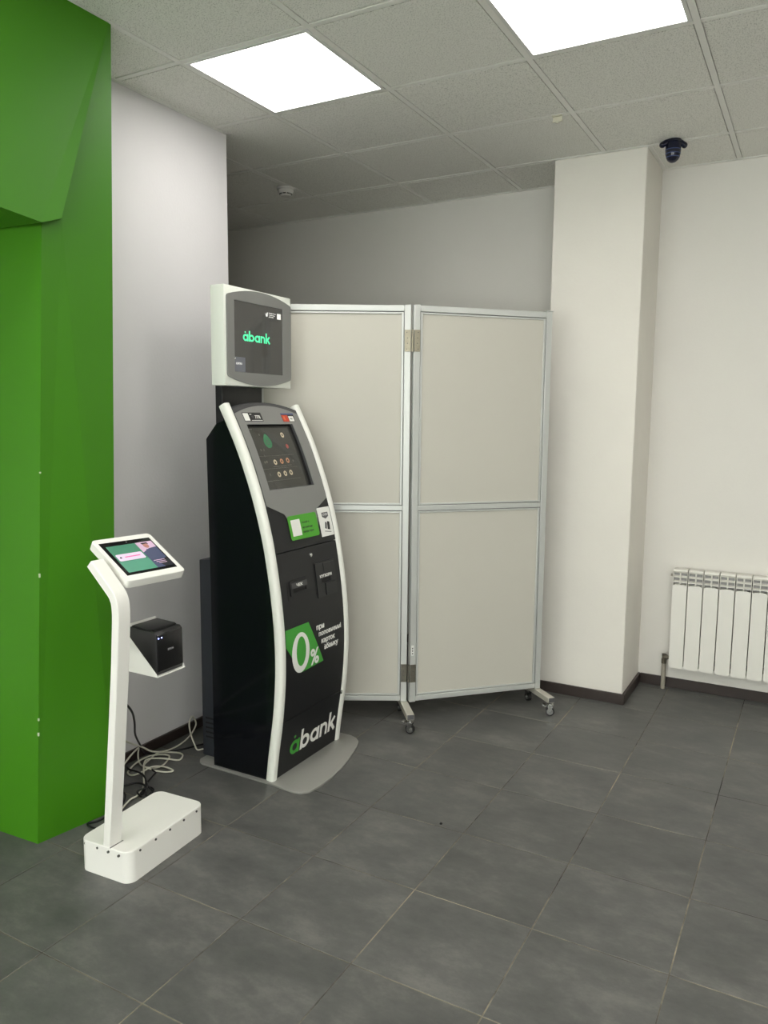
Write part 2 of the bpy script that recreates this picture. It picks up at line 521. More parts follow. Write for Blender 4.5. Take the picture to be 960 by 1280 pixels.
_n.links.new(_t.outputs[0], _m.inputs[1]); _n.links.new(_g.outputs[0], _m.inputs[2]); _n.links.new(_m.outputs[0], _o.inputs[0])
for i, (x0, x1) in enumerate(ADDED_WIN):
    w_ = empty('window_%d' % (i + 1), ((x0 + x1) / 2, YF, .35), ('wide window behind the room\'s entrance side, nearer the green portal', 'wide window behind the room\'s entrance side, nearer the blank side wall')[i], 'window', kind='structure')
    for a_, b_ in ((x0, x0 + .06), ((x0 + x1) / 2 - .03, (x0 + x1) / 2 + .03), (x1 - .06, x1)):
        obj('window_frame', box(a_, b_, YF - .09, YF - .03, .35, 2.65, .003, 1), M_FRAME, parent=w_)
    for a_, b_ in ((.35, .41), (2.59, 2.65)):
        obj('window_frame', box(x0, x1, YF - .088, YF - .032, a_, b_, .003, 1), M_FRAME, parent=w_)
    for a_, b_ in ((x0 + .06, (x0 + x1) / 2 - .03), ((x0 + x1) / 2 + .03, x1 - .06)):
        obj('pane', box(a_, b_, YF - .062, YF - .058, .41, 2.59), M_GLASS, parent=w_, smooth=0)

# floor: grout bed + individual tiles
FX0, FY0, FTX, FTY = -0.2696, 4.1861, 0.4007, 0.4043
floor = tagp(obj('floor', box(XL, XR, YF, YB + .05, -0.06, -0.0012), M_GROUT_D, smooth=0),
             'dark grey stone-look tiled floor with thin worn joints', 'floor', kind='structure')
gap = 0.0038
tile_cache = {}
def floor_tile(x0, x1, y0, y1):
    key = (round(x1 - x0, 4), round(y1 - y0, 4))
    if key not in tile_cache:
        bm = bmesh.new()
        w, h = (x1 - x0 - gap) / 2, (y1 - y0 - gap) / 2
        b = 0.0009
        lo = [bm.verts.new((sx * w, sy * h, -0.006)) for sx, sy in ((-1, -1), (1, -1), (1, 1), (-1, 1))]
        mi = [bm.verts.new((sx * w, sy * h, -b)) for sx, sy in ((-1, -1), (1, -1), (1, 1), (-1, 1))]
        to = [bm.verts.new((sx * (w - b), sy * (h - b), 0)) for sx, sy in ((-1, -1), (1, -1), (1, 1), (-1, 1))]
        for i in range(4):
            j = (i + 1) % 4
            bm.faces.new((lo[i], lo[j], mi[j], mi[i])); bm.faces.new((mi[i], mi[j], to[j], to[i]))
        bm.faces.new(to)
        me = bpy.data.meshes.new('tile'); bm.to_mesh(me); bm.free()
        me.materials.append(M_FTILE)
        tile_cache[key] = me
    o = bpy.data.objects.new('tile', tile_cache[key])
    COL.objects.link(o); o.parent = floor
    o.location = ((x0 + x1) / 2, (y0 + y1) / 2, random.uniform(-0.0003, 0.0))
for i in range(-8, 4):
    for j in range(-2, 12):
        x0 = FX0 + i * FTX; x1 = x0 + FTX
        y1 = FY0 - j * FTY + FTY; y0 = y1 - FTY
        y0c, y1c = max(y0, -0.2), min(y1, YB - 0.01)
        x0c = max(x0, -3.58 if y1 < 1.9 else x0)
        if y1c - y0c < 0.02 or x1 - x0c < 0.02: continue
        if y0 > 1.9 and x1 < -2.9 and y1 < 3.0: continue
        floor_tile(x0c, x1, y0c, y1c)
# the unseen remainder of the floor carries the same tile surface in larger slabs
for (x0, x1, y0, y1) in ((FX0 + 4 * FTX, XR, YF, YB - .03), (-3.6, FX0 + 4 * FTX, YF, -0.2), (XL, FX0 - 8 * FTX, 1.95, YB)):
    o = obj('floor_slab', box(x0 + .002, x1 - .002, y0 + .002, y1 - .002, -0.006, -0.0002), M_FTILE, parent=floor, smooth=0)

# ceiling: dark slab above, tiles and T-bars individually
ceiling = tagp(obj('ceiling', box(XL - .1, XR + .1, YF - .1, YB + .1, CEIL + 0.03, CEIL + 0.09), M_SLAB, smooth=0),
               'suspended ceiling of grey speckled mineral tiles in a white grid', 'ceiling', kind='structure')
bw = 0.024
ct_cache = {}
def ctile(x0, x1, y0, y1, m=M_CTILE):
    key = (round(x1 - x0, 3), round(y1 - y0, 3))
    if key not in ct_cache:
        bm = bmesh.new()
        w, h = (x1 - x0) / 2 - 0.003, (y1 - y0) / 2 - 0.003
        w2, h2 = w - 0.012, h - 0.015
        z0, z1, z2 = 0.016, 0.0065, -0.0005
        S = ((-1, -1), (1, -1), (1, 1), (-1, 1))
        a = [bm.verts.new((sx * w, sy * h, z0)) for sx, sy in S]
        b = [bm.verts.new((sx * w, sy * h, z1)) for sx, sy in S]
        c = [bm.verts.new((sx * w2, sy * h2, z1)) for sx, sy in S]
        d = [bm.verts.new((sx * (w2 - .001), sy * (h2 - .001), z2)) for sx, sy in S]
        for i in range(4):
            j = (i + 1) % 4
            for p, q in ((a, b), (b, c), (c, d)):
                bm.faces.new((p[i], p[j], q[j], q[i]))
        bm.faces.new(d[::-1])
        bmesh.ops.recalc_face_normals(bm, faces=bm.faces[:])
        for f in bm.faces:
            if f.normal.z > 0.5: f.normal_flip()
        me = bpy.data.meshes.new('ceiling_tile'); bm.to_mesh(me); bm.free(); me.materials.append(M_CTILE)
        ct_cache[key] = me
    o = bpy.data.objects.new('ceiling_tile', ct_cache[key])
    COL.objects.link(o); o.parent = ceiling
    o.location = ((x0 + x1) / 2, (y0 + y1) / 2, CEIL + random.uniform(-0.0006, 0.0006))
ceil_x0, ceil_x1, ceil_y0 = CX0 - 7 * CT, CX0 + 7 * CT, CY0 - 10 * CT
for c in range(-7, 8):
    for r in range(-10, 4):
        if (c, r) in LIGHT_CELLS: continue
        x0 = max(CX0 + c * CT, XL); x1 = min(CX0 + c * CT + CT, XR)
        y0 = max(CY0 + r * CT, YF); y1 = min(CY0 + r * CT + CT, YB)
        if r == 3 and x0 > -1.1: y1 = min(y1, 4.66)
        if x1 - x0 < .05 or y1 - y0 < .05: continue
        if y1 < 1.9 and x1 < -3.5: continue
        ctile(x0, x1, y0, y1)
def bar(x0, x1, y0, y1):
    b = obj('grid_bar', box(x0, x1, y0, y1, CEIL - 0.0015, CEIL + 0.004, 0.0006, 1), M_BAR, parent=ceiling, smooth=0)
for c in range(-6, 8):
    x = CX0 + c * CT
    if x < XR: bar(x - bw / 2, x + bw / 2, YF if x > -3.6 else 1.95, YB if x < -1.2 else 4.66)
for r in range(-10, 4):
    for c in range(-7, 8):
        y = CY0 + r * CT
        x0 = max(CX0 + c * CT + bw / 2, XL if y > 1.9 else -3.6); x1 = min(CX0 + c * CT + CT - bw / 2, XR)
        if x1 - x0 < .05 or y < YF: continue
        bar(x0, x1, y - bw / 2, y + bw / 2)
# wall angle strips
for (x0, x1, y0, y1) in ((-2.62, -2.60, 2.1, 3.13), (-2.74, -2.60, 3.115, 3.135), (XL, -1.325, YB - .02, YB), (-1.345, -0.83, 4.21, 4.23), (-0.85, -0.83, 4.23, 4.66), (-0.83, XR, 4.64, 4.66), (-1.345, -1.325, 4.23, YB)):
    obj('edge_trim', box(x0, x1, y0, y1, CEIL - 0.0035, CEIL + 0.004, 0.0005, 1), M_BAR, parent=ceiling, smooth=0)

# luminaires
lum_labels = {(-3, 0): 'lit square ceiling panel nearest the green portal, above the kiosk',
              (-1, 0): 'lit square ceiling panel cut by the top edge of the picture'}
for (c, r) in LIGHT_CELLS:
    x0 = CX0 + c * CT; y0 = CY0 + r * CT
    cx, cy = x0 + CT / 2, y0 + CT / 2
    seen = (c, r) in lum_labels
    t = empty('ceiling_light', (cx, cy, CEIL), lum_labels.get((c, r), 'lit ceiling panel, %s from the portal side, %s row from the radiator wall' % ({-3: 'first', -1: 'second', 1: 'third', 3: 'fourth'}[c], {0: 'first', -3: 'second', -6: 'third'}[r])), 'ceiling light',
              'lit square panels in the ceiling grid')
    a, b = CT / 2 - 0.013, CT / 2 - 0.028
    bm = bmesh.new()
    for (p0, p1, q0, q1) in ((-a, a, -a, -b), (-a, a, b, a), (-a, -b, -b, b), (b, a, -b, b)):
        box(cx + p0, cx + p1, cy + q0, cy + q1, CEIL - 0.004, CEIL + 0.016, 0, dst=bm)
    obj('frame', bm, M_FRAME, parent=t, smooth=0)
    obj('diffuser', box(cx - b, cx + b, cy - b, cy + b, CEIL - 0.002, CEIL + 0.012), M_LIGHT, parent=t, smooth=0)

# skirting
def skirt(name, x0, x1, y0, y1, label, h=0.058):
    tagp(obj(name, box(x0, x1, y0, y1, 0, h, 0.002, 1), M_BASE, smooth=0), label, 'baseboard', kind='structure')
skirt('baseboard_left', -2.62, -2.606, 2.07, 3.129, 'dark brown baseboard along the white wall behind the cables', 0.05)
skirt('baseboard_column', -1.339, -0.836, 4.216, 4.23, 'dark brown baseboard along the front of the column')
skirt('baseboard_column_side', -0.85, -0.836, 4.23, 4.66, 'dark brown baseboard along the side of the column')
skirt('baseboard_right', -0.836, XR, 4.646, 4.66, 'dark brown baseboard below the radiator')
skirt('baseboard_back', XL, -1.339, 4.676, 4.69, 'dark brown baseboard of the back wall behind the folding screen')
skirt('baseboard_corner', -2.74, -2.62, 3.115, 3.129, 'dark brown baseboard around the open corner of the white wall', 0.05)

# green faceted portal
gr = empty('green_portal', (-2.4, 1.8, 0), 'bright green faceted portal with an overhead beam at the edge of the white wall', 'wall', kind='structure')
T = (-2.262, 2.085, CEIL + 0.03); K = (-2.277, 1.857, 2.202); J = (-2.282, 1.782, 2.174)
G0 = (-2.33, 2.045, 0); F0 = (-2.383, 1.73, 0)
F1 = (-3.6, 1.66, 0); J1 = (-3.6, 1.70, 2.174)
G1 = (-2.62, 2.07, 0); T1 = (-2.62, 2.1, CEIL + .03)
C1 = (-2.29, -0.6, CEIL + .03); L1 = (-2.235, -0.6, 2.20); La = (-2.228, 1.599, 2.174)
K2 = (-2.220, 1.811, 2.186); J2 = (-2.225, 1.738, 2.159)       # the beam stands slightly proud of the post
bm = bmesh.new()
def gf(*pts):
    bm.faces.new([bm.verts.new(p) for p in pts])
gf(T, K, G0); gf(K, J, F0); gf(K, F0, G0)
gf(J, J1, F1, F0); gf(G0, G1, T1, T)
gf((-3.6, 2.1, 0), (-3.6, 2.1, CEIL + .03), T1, G1); gf(F1, (-3.6, 2.1, 0), G1, G0, F0); gf(F1, J1, (-3.6, 2.1, CEIL + .03), (-3.6, 2.1, 0))
bmesh.ops.remove_doubles(bm, verts=bm.verts[:], dist=1e-5)
obj('post', bm, M_GREEN, parent=gr, smooth=0)
bm = bmesh.new()
LL = (-2.75, -0.6, 2.19); CC = (-2.75, -0.6, CEIL + .03); JJ = (-2.75, 1.7587, 2.174); TT = (-2.75, 2.085, CEIL + .03)
gf(T, K2, J2); gf(T, J2, La); gf(T, La, L1, C1); gf(J2, J, JJ, La); gf(JJ, LL, L1, La); gf(K2, K, J, J2); gf(T, K, K2); gf(C1, L1, LL, CC); gf(JJ, TT, CC, LL)
obj('beam', bm, M_GREEN, parent=gr, smooth=0)
# bare chips on the sharp corner
for z, h in ((0.992, .014), (0.47, .010), (0.415, .013), (1.35, .006)):
    f = z / 2.174
    c = Vector(F0).lerp(Vector(J), f)
    obj('paint_chip', box(c.x - .004, c.x + .0015, c.y - .0015, c.y + .004, z - h / 2, z + h / 2, 0.001, 1), M_CHIP, parent=gr)

# ------------------------------------------------------------------ kiosk
kz = [-.2, 0, .115, .25, .42, .54, .66, .83, 1.04, 1.23, 1.42, 1.59, 1.8]
kx = [-1.960, -1.938, -1.925, -1.902, -1.886, -1.884, -1.889, -1.908, -1.945, -2.0, -2.075, -2.165, -2.28]
kx = [x * 0.9934 for x in kx]; kz = [CAM_Z + (z - CAM_Z) * 0.9934 for z in kz]
_zz = np.linspace(-.2, 1.8, 161)
_xx = np.interp(_zz, kz, kx)
_k = np.exp(-0.5 * (np.arange(-10, 11) / 4.5) ** 2); _k /= _k.sum()
_xs = np.convolve(np.pad(_xx, 10, mode='edge'), _k, mode='valid')
def xr(z): return float(np.interp(z, _zz, _xs))          # front of the rails
def xp(z): return xr(z) - 0.008                            # face of the front panels
KS = 0.9863            # the front's features were surveyed on a slightly deeper surface
def kmap(u, v, t):
    v = CAM_Z + (v - CAM_Z) * KS
    return (xp(v) + t, u * KS, v)
CV = [0.05 * i for i in range(1, 33)]

kiosk = empty('payment_kiosk', (-2.1, 2.815, 0), 'tall black self-service kiosk with curved white rails, grey screen bezel and a white sign head', 'kiosk')
plate = [(-2.335, 2.53), (-2.31, 2.518), (-1.93, 2.514), (-1.81, 2.504), (-1.772, 2.512), (-1.748, 2.54), (-1.738, 2.60), (-1.738, 2.69),
         (-1.750, 2.79), (-1.768, 2.88), (-1.79, 2.96), (-1.812, 3.03), (-1.832, 3.075), (-1.86, 3.10), (-1.90, 3.115), (-2.33, 3.118), (-2.35, 3.10), (-2.35, 2.55)]
obj('base_plate', prism(plate, 'Z', 0.0, 0.009, 0.0015), M_PLATE, parent=kiosk)
zt = 1.575
prof = [(-2.255, 0.010), (-2.255, 0.8), (-2.262, 1.45), (-2.186, 1.53), (-2.178, zt)]
front = [(xp(z) - 0.03, z) for z in np.linspace(1.575, 0.010, 36)]
prof = [(-2.252, 0.010), (-2.252, 0.8), (-2.262, 1.45), (-2.205, 1.515)] + [p for p in front if p[1] < 1.56]
cab = prism(prof, 'Y', 2.531, 3.054, 0.0)
obj('cabinet', cab, M_BLACKGLOSS, parent=kiosk, smooth=25)
obj('rear_housing', prism([(-2.365, 0.012), (-2.365, 0.915), (-2.256, 0.925), (-2.256, 0.012)], 'Y', 2.585, 3.045, 0.004), M_REAR, parent=kiosk, smooth=25)
for k in range(5):
    obj('vent_slot', box(-2.345, -2.275, 2.5835, 2.5855, 0.10 + .022 * k, 0.108 + .022 * k), M_GAP, parent=kiosk, smooth=0)

def rail(y):
    sec = []
    n = 20
    for i in range(n):
        a = 2 * math.pi * i / n
        ca, sa = math.cos(a), math.sin(a)
        k = (abs(ca) ** 3 + abs(sa) ** 3) ** (-1 / 3)
        sec.append((0.0188 * k * ca, 0.021 * k * sa))
    path = [Vector((xr(z) - 0.021, y, z)) for z in np.linspace(0.010, 1.592, 60)]
    return sweep(path, sec, up=(0, 1, 0))
obj('side_rail', rail(2.5438), M_WHITEPL, parent=kiosk, smooth=60)
obj('side_rail', rail(3.0408), M_WHITEPL, parent=kiosk, smooth=60)

U0, U1 = 2.5980, 3.0635
def kpart(name, loops, m, t0, t1, parent=kiosk, smooth=30):
    return obj(name, patch(loops, kmap, t0, t1, cuts_v=CV), m, parent=parent, smooth=smooth)
lower = kpart('lower_panel', [[(U0, -0.012), (U1, -0.012), (U1, 0.243), (U0, 0.243)]], M_FRONT, -0.03, 0.0)
door = kpart('service_door', [[(U0, 0.246), (U1, 0.246), (U1, 0.971), (U0, 0.971)]], M_FRONT, -0.03, 0.0)
def arch(zc, ze, n=14):
    um = (U0 + U1) / 2
    return [(u, ze + (zc - ze) * (1 - ((u - um) / (U1 - um)) ** 2)) for u in np.linspace(U1, U0, n)]
upper_loop = [(U0, 0.975), (U1, 0.975)] + arch(1.607, 1.574)
S0, S1, SB, ST = 2.653, 2.988, 1.234, 1.511
upper = kpart('upper_panel', [upper_loop, [(S0, SB), (S1, SB), (S1, ST), (S0, ST)]], M_RIM, -0.03, 0.0)
kpart('upper_apron', [[(U0, 0.9755), (U1, 0.9755), (U1, 1.167), (U0, 1.167)]], M_FRONT, -0.001, 0.0006)
bez_loop = [(2.604, 1.174), (2.712, 1.128), (2.726, 1.105), (2.735, 1.02), (2.935, 1.02), (2.955, 1.128), (3.057, 1.170)] + \
           [(3.057, 1.550)] + [(u, 1.556 + .037 * (1 - ((u - 2.831) / .228) ** 2)) for u in np.linspace(3.053, 2.608, 13)] + [(2.604, 1.550)]
bezel = kpart('screen_bezel', [bez_loop, [(S0, SB), (S1, SB), (S1, ST), (S0, ST)]], M_BEZEL, 0.0, 0.003)
disp = obj('display', patch([[(S0, SB), (S1, SB), (S1, ST), (S0, ST)]], kmap, -0.03, -0.018, cuts_v=CV), M_SCREEN, parent=kiosk, smooth=30)
# recess lips
for lp in ([(S0, ST - .010), (S1, ST - .010), (S1, ST), (S0, ST)], [(S1 - .012, SB), (S1, SB), (S1, ST - .010), (S1 - .012, ST - .010)]):
    kpart('screen_surround', [lp], M_GAP, -0.0178, -0.012)
def icon(loops, m, name='icon'):
    return obj(name, patch(loops, kmap, -0.018, -0.0172, cuts_v=CV), m, parent=disp, smooth=30)
# drop-shaped green mark and rows of round icons
icon([[(2.775 + .022 * math.sin(a) * (1.25 - .5 * (math.cos(a) > .0) * math.cos(a)), 1.435 + (.034 if math.cos(a) > 0 else .028) * math.cos(a)) for a in np.linspace(0, 2 * math.pi, 20, endpoint=False)]], M_ICON_G)
icon([circ(2.775, 1.432, .011, 12), circ(2.775, 1.432, .007, 10)], M_ICON_K)
for u, z, m in ((2.90, 1.462, M_ICON_B),
                (2.778, 1.346, M_ICON_B), (2.826, 1.348, M_ICON_O), (2.872, 1.350, M_ICON_O),
                (2.778, 1.293, M_ICON_B), (2.824, 1.295, M_ICON_B), (2.868, 1.297, M_ICON_B)):
    icon([circ(u, z, .0115, 14), circ(u, z, .0055, 10)], m)
icon([circ(2.905, 1.412, .010, 12)], M_ICON_R)
for u, z in ((2.735, 1.466), (2.708, 1.401), (2.728, 1.401), (2.718, 1.376), (2.706, 1.348), (2.72, 1.35), (2.912, 1.347), (2.716, 1.296)):
    icon([circ(u, z, .005, 8)], M_ICON_K)
for u0, u1, z0, z1 in ((2.672, 2.70, 1.487, 1.492), (2.68, 2.93, 1.3735, 1.375), (2.68, 2.93, 1.319, 1.3205), (2.68, 2.93, 1.268, 1.2695), (2.755, 2.80, 1.326, 1.329), (2.805, 2.85, 1.326, 1.329), (2.86, 2.89, 1.328, 1.331)):
    icon([[(u0, z0), (u1, z0), (u1, z1), (u0, z1)]], M_ICON_K)

def sticker(name, loop, m, parent=kiosk, t0=0.0028, t1=0.0036, label=None):
    o = kpart(name, [loop], m, t0, t1, parent=parent)
    if label: o['label'] = label
    return o
def kprint(bm2, m, parent, t0=0.0036, t1=0.0040, name='lettering'):
    for c in CV:
        bmesh.ops.bisect_plane(bm2, geom=bm2.verts[:] + bm2.edges[:] + bm2.faces[:], plane_co=(0, c, 0), plane_no=(0, 1, 0))
    return obj(name, solid2d(bm2, kmap, t0, t1), m, parent=parent, smooth=0)
s = sticker('number_sticker', [(2.652, 1.524), (2.780, 1.524), (2.780, 1.562), (2.652, 1.562)], M_STBLACK, label='small black sticker with 7778')
kprint(text2d('7778', height=0.014, width=.036, bold=.02, align_left=2.731, base=1.536), M_STWHITE, s)
kprint(text2d('àbank', height=0.004, align_left=2.700, base=1.553), M_STWHITE, s)
kprint(text2d('№', height=0.012, width=.014, align_left=2.708, base=1.537), M_STGREY, s)
kprint(flat([[(2.655, 1.527), (2.690, 1.527), (2.690, 1.559), (2.655, 1.559)]]), M_STWHITE, s, name='print_patch')
kprint(flat([[(2.70, 1.527), (2.775, 1.527), (2.775, 1.5295), (2.70, 1.5295)]]), M_STWHITE, s, name='print_patch')
s = sticker('card_sticker', [(2.926, 1.522), (3.018, 1.522), (3.022, 1.560), (2.926, 1.560)], M_STBLACK, label='small sticker with a red card mark and a white square')
kprint(flat([[(2.927, 1.5225), (2.972, 1.5225), (2.972, 1.552), (2.927, 1.552)]]), M_RED, s, name='print_patch')
kprint(flat([circ(2.944, 1.538, .009, 12)]), M_ORANGE, s, 0.0040, 0.0043, name='print_patch')
kprint(flat([circ(2.956, 1.538, .009, 12)]), M_RED, s, 0.0040, 0.0044, name='print_patch')
kprint(flat([[(2.976, 1.524), (3.014, 1.524), (3.014, 1.547), (2.976, 1.547)]]), M_STWHITE, s, name='print_patch')
kprint(flat([[(2.926, 1.554), (3.021, 1.554), (3.022, 1.560), (2.926, 1.560)]]), M_BLUE, s, name='print_patch')
kprint(text2d('VISA', height=0.007, align_left=2.984, base=1.532, bold=.02), M_STBLACK, s, .0040, .0043)
s = sticker('green_sticker', rrect(2.722, 2.940, 1.013, 1.117, .012), M_STGREEN, t0=0.003, label='green sticker with a white square and small dark text')
kprint(flat([[(2.740, 1.029), (2.807, 1.029), (2.807, 1.099), (2.740, 1.099)]]), M_STWHITE, s, name='print_patch')
for i, (tx_, w_) in enumerate((('Скануй та', .058), ('чат-помічник', .078), ('завжди поруч', .082))):
    kprint(text2d(tx_, width=w_, height=.0105, bold=.01, align_left=2.818, base=1.076 - .021 * i), M_STBLACK, s)
s = sticker('white_sticker', [(2.958, 1.0), (3.056, 1.0), (3.056, 1.130), (2.958, 1.130)], M_STWHITE, t0=0.0005, label='white sticker with a dark camera shield emblem')
kprint(flat([[(2.985, 1.107), (3.035, 1.107), (3.035, 1.088), (3.010, 1.078), (2.985, 1.088)]]), M_STGREY, s, name='print_patch')
kprint(flat([[(2.990, 1.036), (3.004, 1.032), (3.012, 1.058), (3.000, 1.066)]]), M_STGREY, s, name='print_patch')
kprint(flat([[(3.010, 1.030), (3.030, 1.026), (3.034, 1.062), (3.016, 1.066)]]), M_STBLACK, s, name='print_patch')
kprint(text2d('СТОП', height=.010, align_left=2.992, base=1.092, bold=.02), M_STWHITE, s, .0040, .0043)
kprint(flat([[(2.985, 1.022), (3.036, 1.014), (3.036, 1.017), (2.985, 1.025)]]), M_STGREY, s, name='print_patch')

# service door fittings
def dpart(name, loops, m, t0, t1, parent=door):
    return obj(name, patch(loops, kmap, t0, t1, cuts_v=CV), m, parent=parent, smooth=30)
lk = bmesh.new()
cyl(kmap(2.844, .935, 0), kmap(2.844, .935, .006), .0095, .0085, 18, dst=lk)
cyl(kmap(2.844, .935, .006), kmap(2.844, .935, .0085), .006, .005, 14, dst=lk)
obj('lock', lk, M_CHROME, parent=door)
dpart('receipt_slot', [rrect(2.662, 2.790, .782, .848, .008), [(2.684, .797), (2.776, .797), (2.776, .814), (2.684, .814)]], M_FRONT, 0, .004)
dpart('slot_mouth', [[(2.684, .797), (2.776, .797), (2.776, .814), (2.684, .814)]], M_GAP, 0, .0008)
dpart('receipt_cover', [[(2.672, .8145), (2.786, .8145), (2.786, .838), (2.672, .838)]], M_RIM, .004, .0055)
obj('lettering', solid2d(text2d('ЧЕК', width=.046, height=.013, bold=.03, align_left=2.706, base=.820), kmap, .0055, .006), M_STWHITE, parent=door, smooth=0)
dpart('door_groove', [[(2.643, .768), (2.6455, .768), (2.6455, .845), (2.643, .845)]], M_GAP, 0, .0006)
dpart('door_groove', [[(2.853, .752), (2.856, .752), (2.856, .90), (2.853, .90)]], M_GAP, 0, .0006)
dpart('banknote_slot', [[(2.862, .738), (3.020, .738), (3.020, .892), (2.862, .892)], [(2.900, .800), (2.975, .800), (2.975, .819), (2.900, .819)]], M_BLACK, 0, .004)
dpart('slot_mouth', [[(2.900, .800), (2.975, .800), (2.975, .819), (2.900, .819)]], M_GAP, 0, .0008)
dpart('banknote_lip', [[(2.926, .742), (3.012, .742), (3.012, .796), (2.926, .796)]], M_BLACK, .004, .008)
dpart('banknote_lip', [[(2.926, .842), (3.012, .842), (3.012, .886), (2.926, .886)]], M_BLACK, .004, .006)
obj('lettering', solid2d(text2d('КУПЮРИ', width=.096, height=.014, bold=.03, align_left=2.890, base=.823), kmap, .004, .0045), M_STWHITE, parent=door, smooth=0)
g = dpart('zero_percent_sticker', [[(2.604, .650), (2.774, .650), (2.886, .446), (2.708, .439), (2.604, .575)]], M_LGREEN, 0, .0007)
dpart('zero_digit', [circ(2.7085, .530, .0655, 28, .0895), circ(2.712, .535, .036, 24, .066)], M_STWHITE, .0007, .0012)
obj('lettering', solid2d(text2d('%', width=.066, height=.074, bold=.025, align_left=2.782, base=.449), kmap, .0007, .0013), M_STWHITE, parent=door, smooth=0)
for tx_, u, z, w_ in (('при', 2.833, .600, .062), ('поповненні', 2.850, .566, .185), ('карток', 2.870, .531, .112), ('àбанку', 2.893, .497, .116)):
    low = .008 if tx_ in ('при', 'карток', 'àбанку') else 0.0
    b2 = text2d(tx_, width=w_, height=.018 + low + (.006 if tx_ in ('поповненні', 'àбанку') else 0), bold=.025, align_left=u, base=z - low)
    obj('lettering', solid2d(b2, kmap, 0, .0007), M_STWHITE, parent=door, smooth=0)
su = .0700; u0k = 2.680
obj('lettering', letters_bm([0], kmap, u0k, .058, su, .066, 0, .0007, cuts_v=CV), M_LGREEN, parent=lower, smooth=0)
obj('lettering', letters_bm([1, 2, 3, 4], kmap, u0k, .058, su, .066, 0, .0007, cuts_v=CV), M_STWHITE, parent=lower, smooth=0)
# small rail clip at the seam
obj('rail_clip', box(xr(.25) - .02, xr(.25) + .002, 3.012, 3.022, .250, .268, .001, 1), M_CHROME, parent=kiosk)

# sign head on its neck
obj('neck', box(-2.340, -2.300, 2.682, 2.962, 0.90, 2.0, 0.002, 1), M_BLACK, parent=kiosk)
HX = -2.202
hmap = lambda u, v, t: (HX + t, u, v)
head = obj('sign_head', box(-2.275, HX, 2.586, 3.056, 1.675, 2.091, 0.003, 2), M_HEADWH, parent=kiosk)
obj('head_mount', box(-2.302, -2.274, 2.70, 2.94, 1.72, 2.0, .002, 1), M_BLACK, parent=kiosk)
def dloop(u0, u1, zt_, zte, zb_, zbe, n=13, r=.014):
    um = (u0 + u1) / 2; h = (u1 - u0) / 2
    top = [(u, zte + (zt_ - zte) * (1 - ((u - um) / h) ** 2)) for u in np.linspace(u1 - r, u0 + r, n)]
    bot = [(u, zbe + (zb_ - zbe) * (1 - ((u - um) / h) ** 2)) for u in np.linspace(u0 + r, u1 - r, n)]
    return top + [(u0 + r * .3, top[-1][1] - r * .3), (u0, top[-1][1] - r)] + [(u0, bot[0][1] + r), (u0 + r * .3, bot[0][1] + r * .3)] + bot + [(u1 - r * .3, bot[-1][1] + r * .3), (u1, bot[-1][1] + r)] + [(u1, top[0][1] - r), (u1 - r * .3, top[0][1] - r * .3)]
HS = [(2.645, 1.734), (2.988, 1.734), (2.988, 2.034), (2.645, 2.034)]
obj('head_bezel', patch([dloop(2.599, 3.052, 2.087, 2.052, 1.680, 1.715), HS], hmap, 0, .006), M_BEZEL, parent=kiosk)
hs = obj('head_display', patch([HS], hmap, 0, .0015), M_HSCREEN, parent=kiosk)
obj('logo', letters_bm([0, 1, 2, 3, 4], hmap, 2.706, 1.869, .192 / 5.3, .030, .0015, .002), M_GLOGO, parent=hs, smooth=0)
obj('screen_panel', patch([[(2.646, 1.736), (2.720, 1.736), (2.720, 1.798), (2.646, 1.798)]], hmap, .0015, .0019), M_GREYLIT, parent=hs, smooth=0)
obj('screen_text', solid2d(text2d('КАРТКА', width=.040, height=.009, bold=.03, align_left=2.658, base=1.766), hmap, .0019, .0022), M_WLIT, parent=hs, smooth=0)
obj('screen_text', solid2d(text2d('№', width=.008, height=.006, bold=.02, align_left=2.648, base=1.788), hmap, .0019, .0022), M_WLIT, parent=hs, smooth=0)
obj('screen_patch', patch([[(2.950, 1.985), (2.978, 1.985), (2.978, 2.010), (2.950, 2.010)]], hmap, .0015, .0019), M_WLIT, parent=hs, smooth=0)
obj('screen_mark', patch([[(2.862, 2.004), (2.870, 1.996), (2.874, 2.006), (2.882, 2.008), (2.880, 1.990), (2.870, 1.988)]], hmap, .0015, .0019), M_WLIT, parent=hs, smooth=0)
for i, (tx_, w_) in enumerate((('Дізнайся більше', .054), ('у мобільному', .046), ('застосунку', .036))):
    obj('screen_text', solid2d(text2d(tx_, width=w_, height=.0052, bold=.01, align_left=2.888, base=2.003 - .0085 * i), hmap, .0015, .0019), M_WLIT, parent=hs, smooth=0)

# ------------------------------------------------------------------ tablet stand
st = empty('tablet_stand', (-2.01, 1.89, 0), 'white floor stand with box base, bent post and tilted tablet beside the green portal', 'tablet stand')
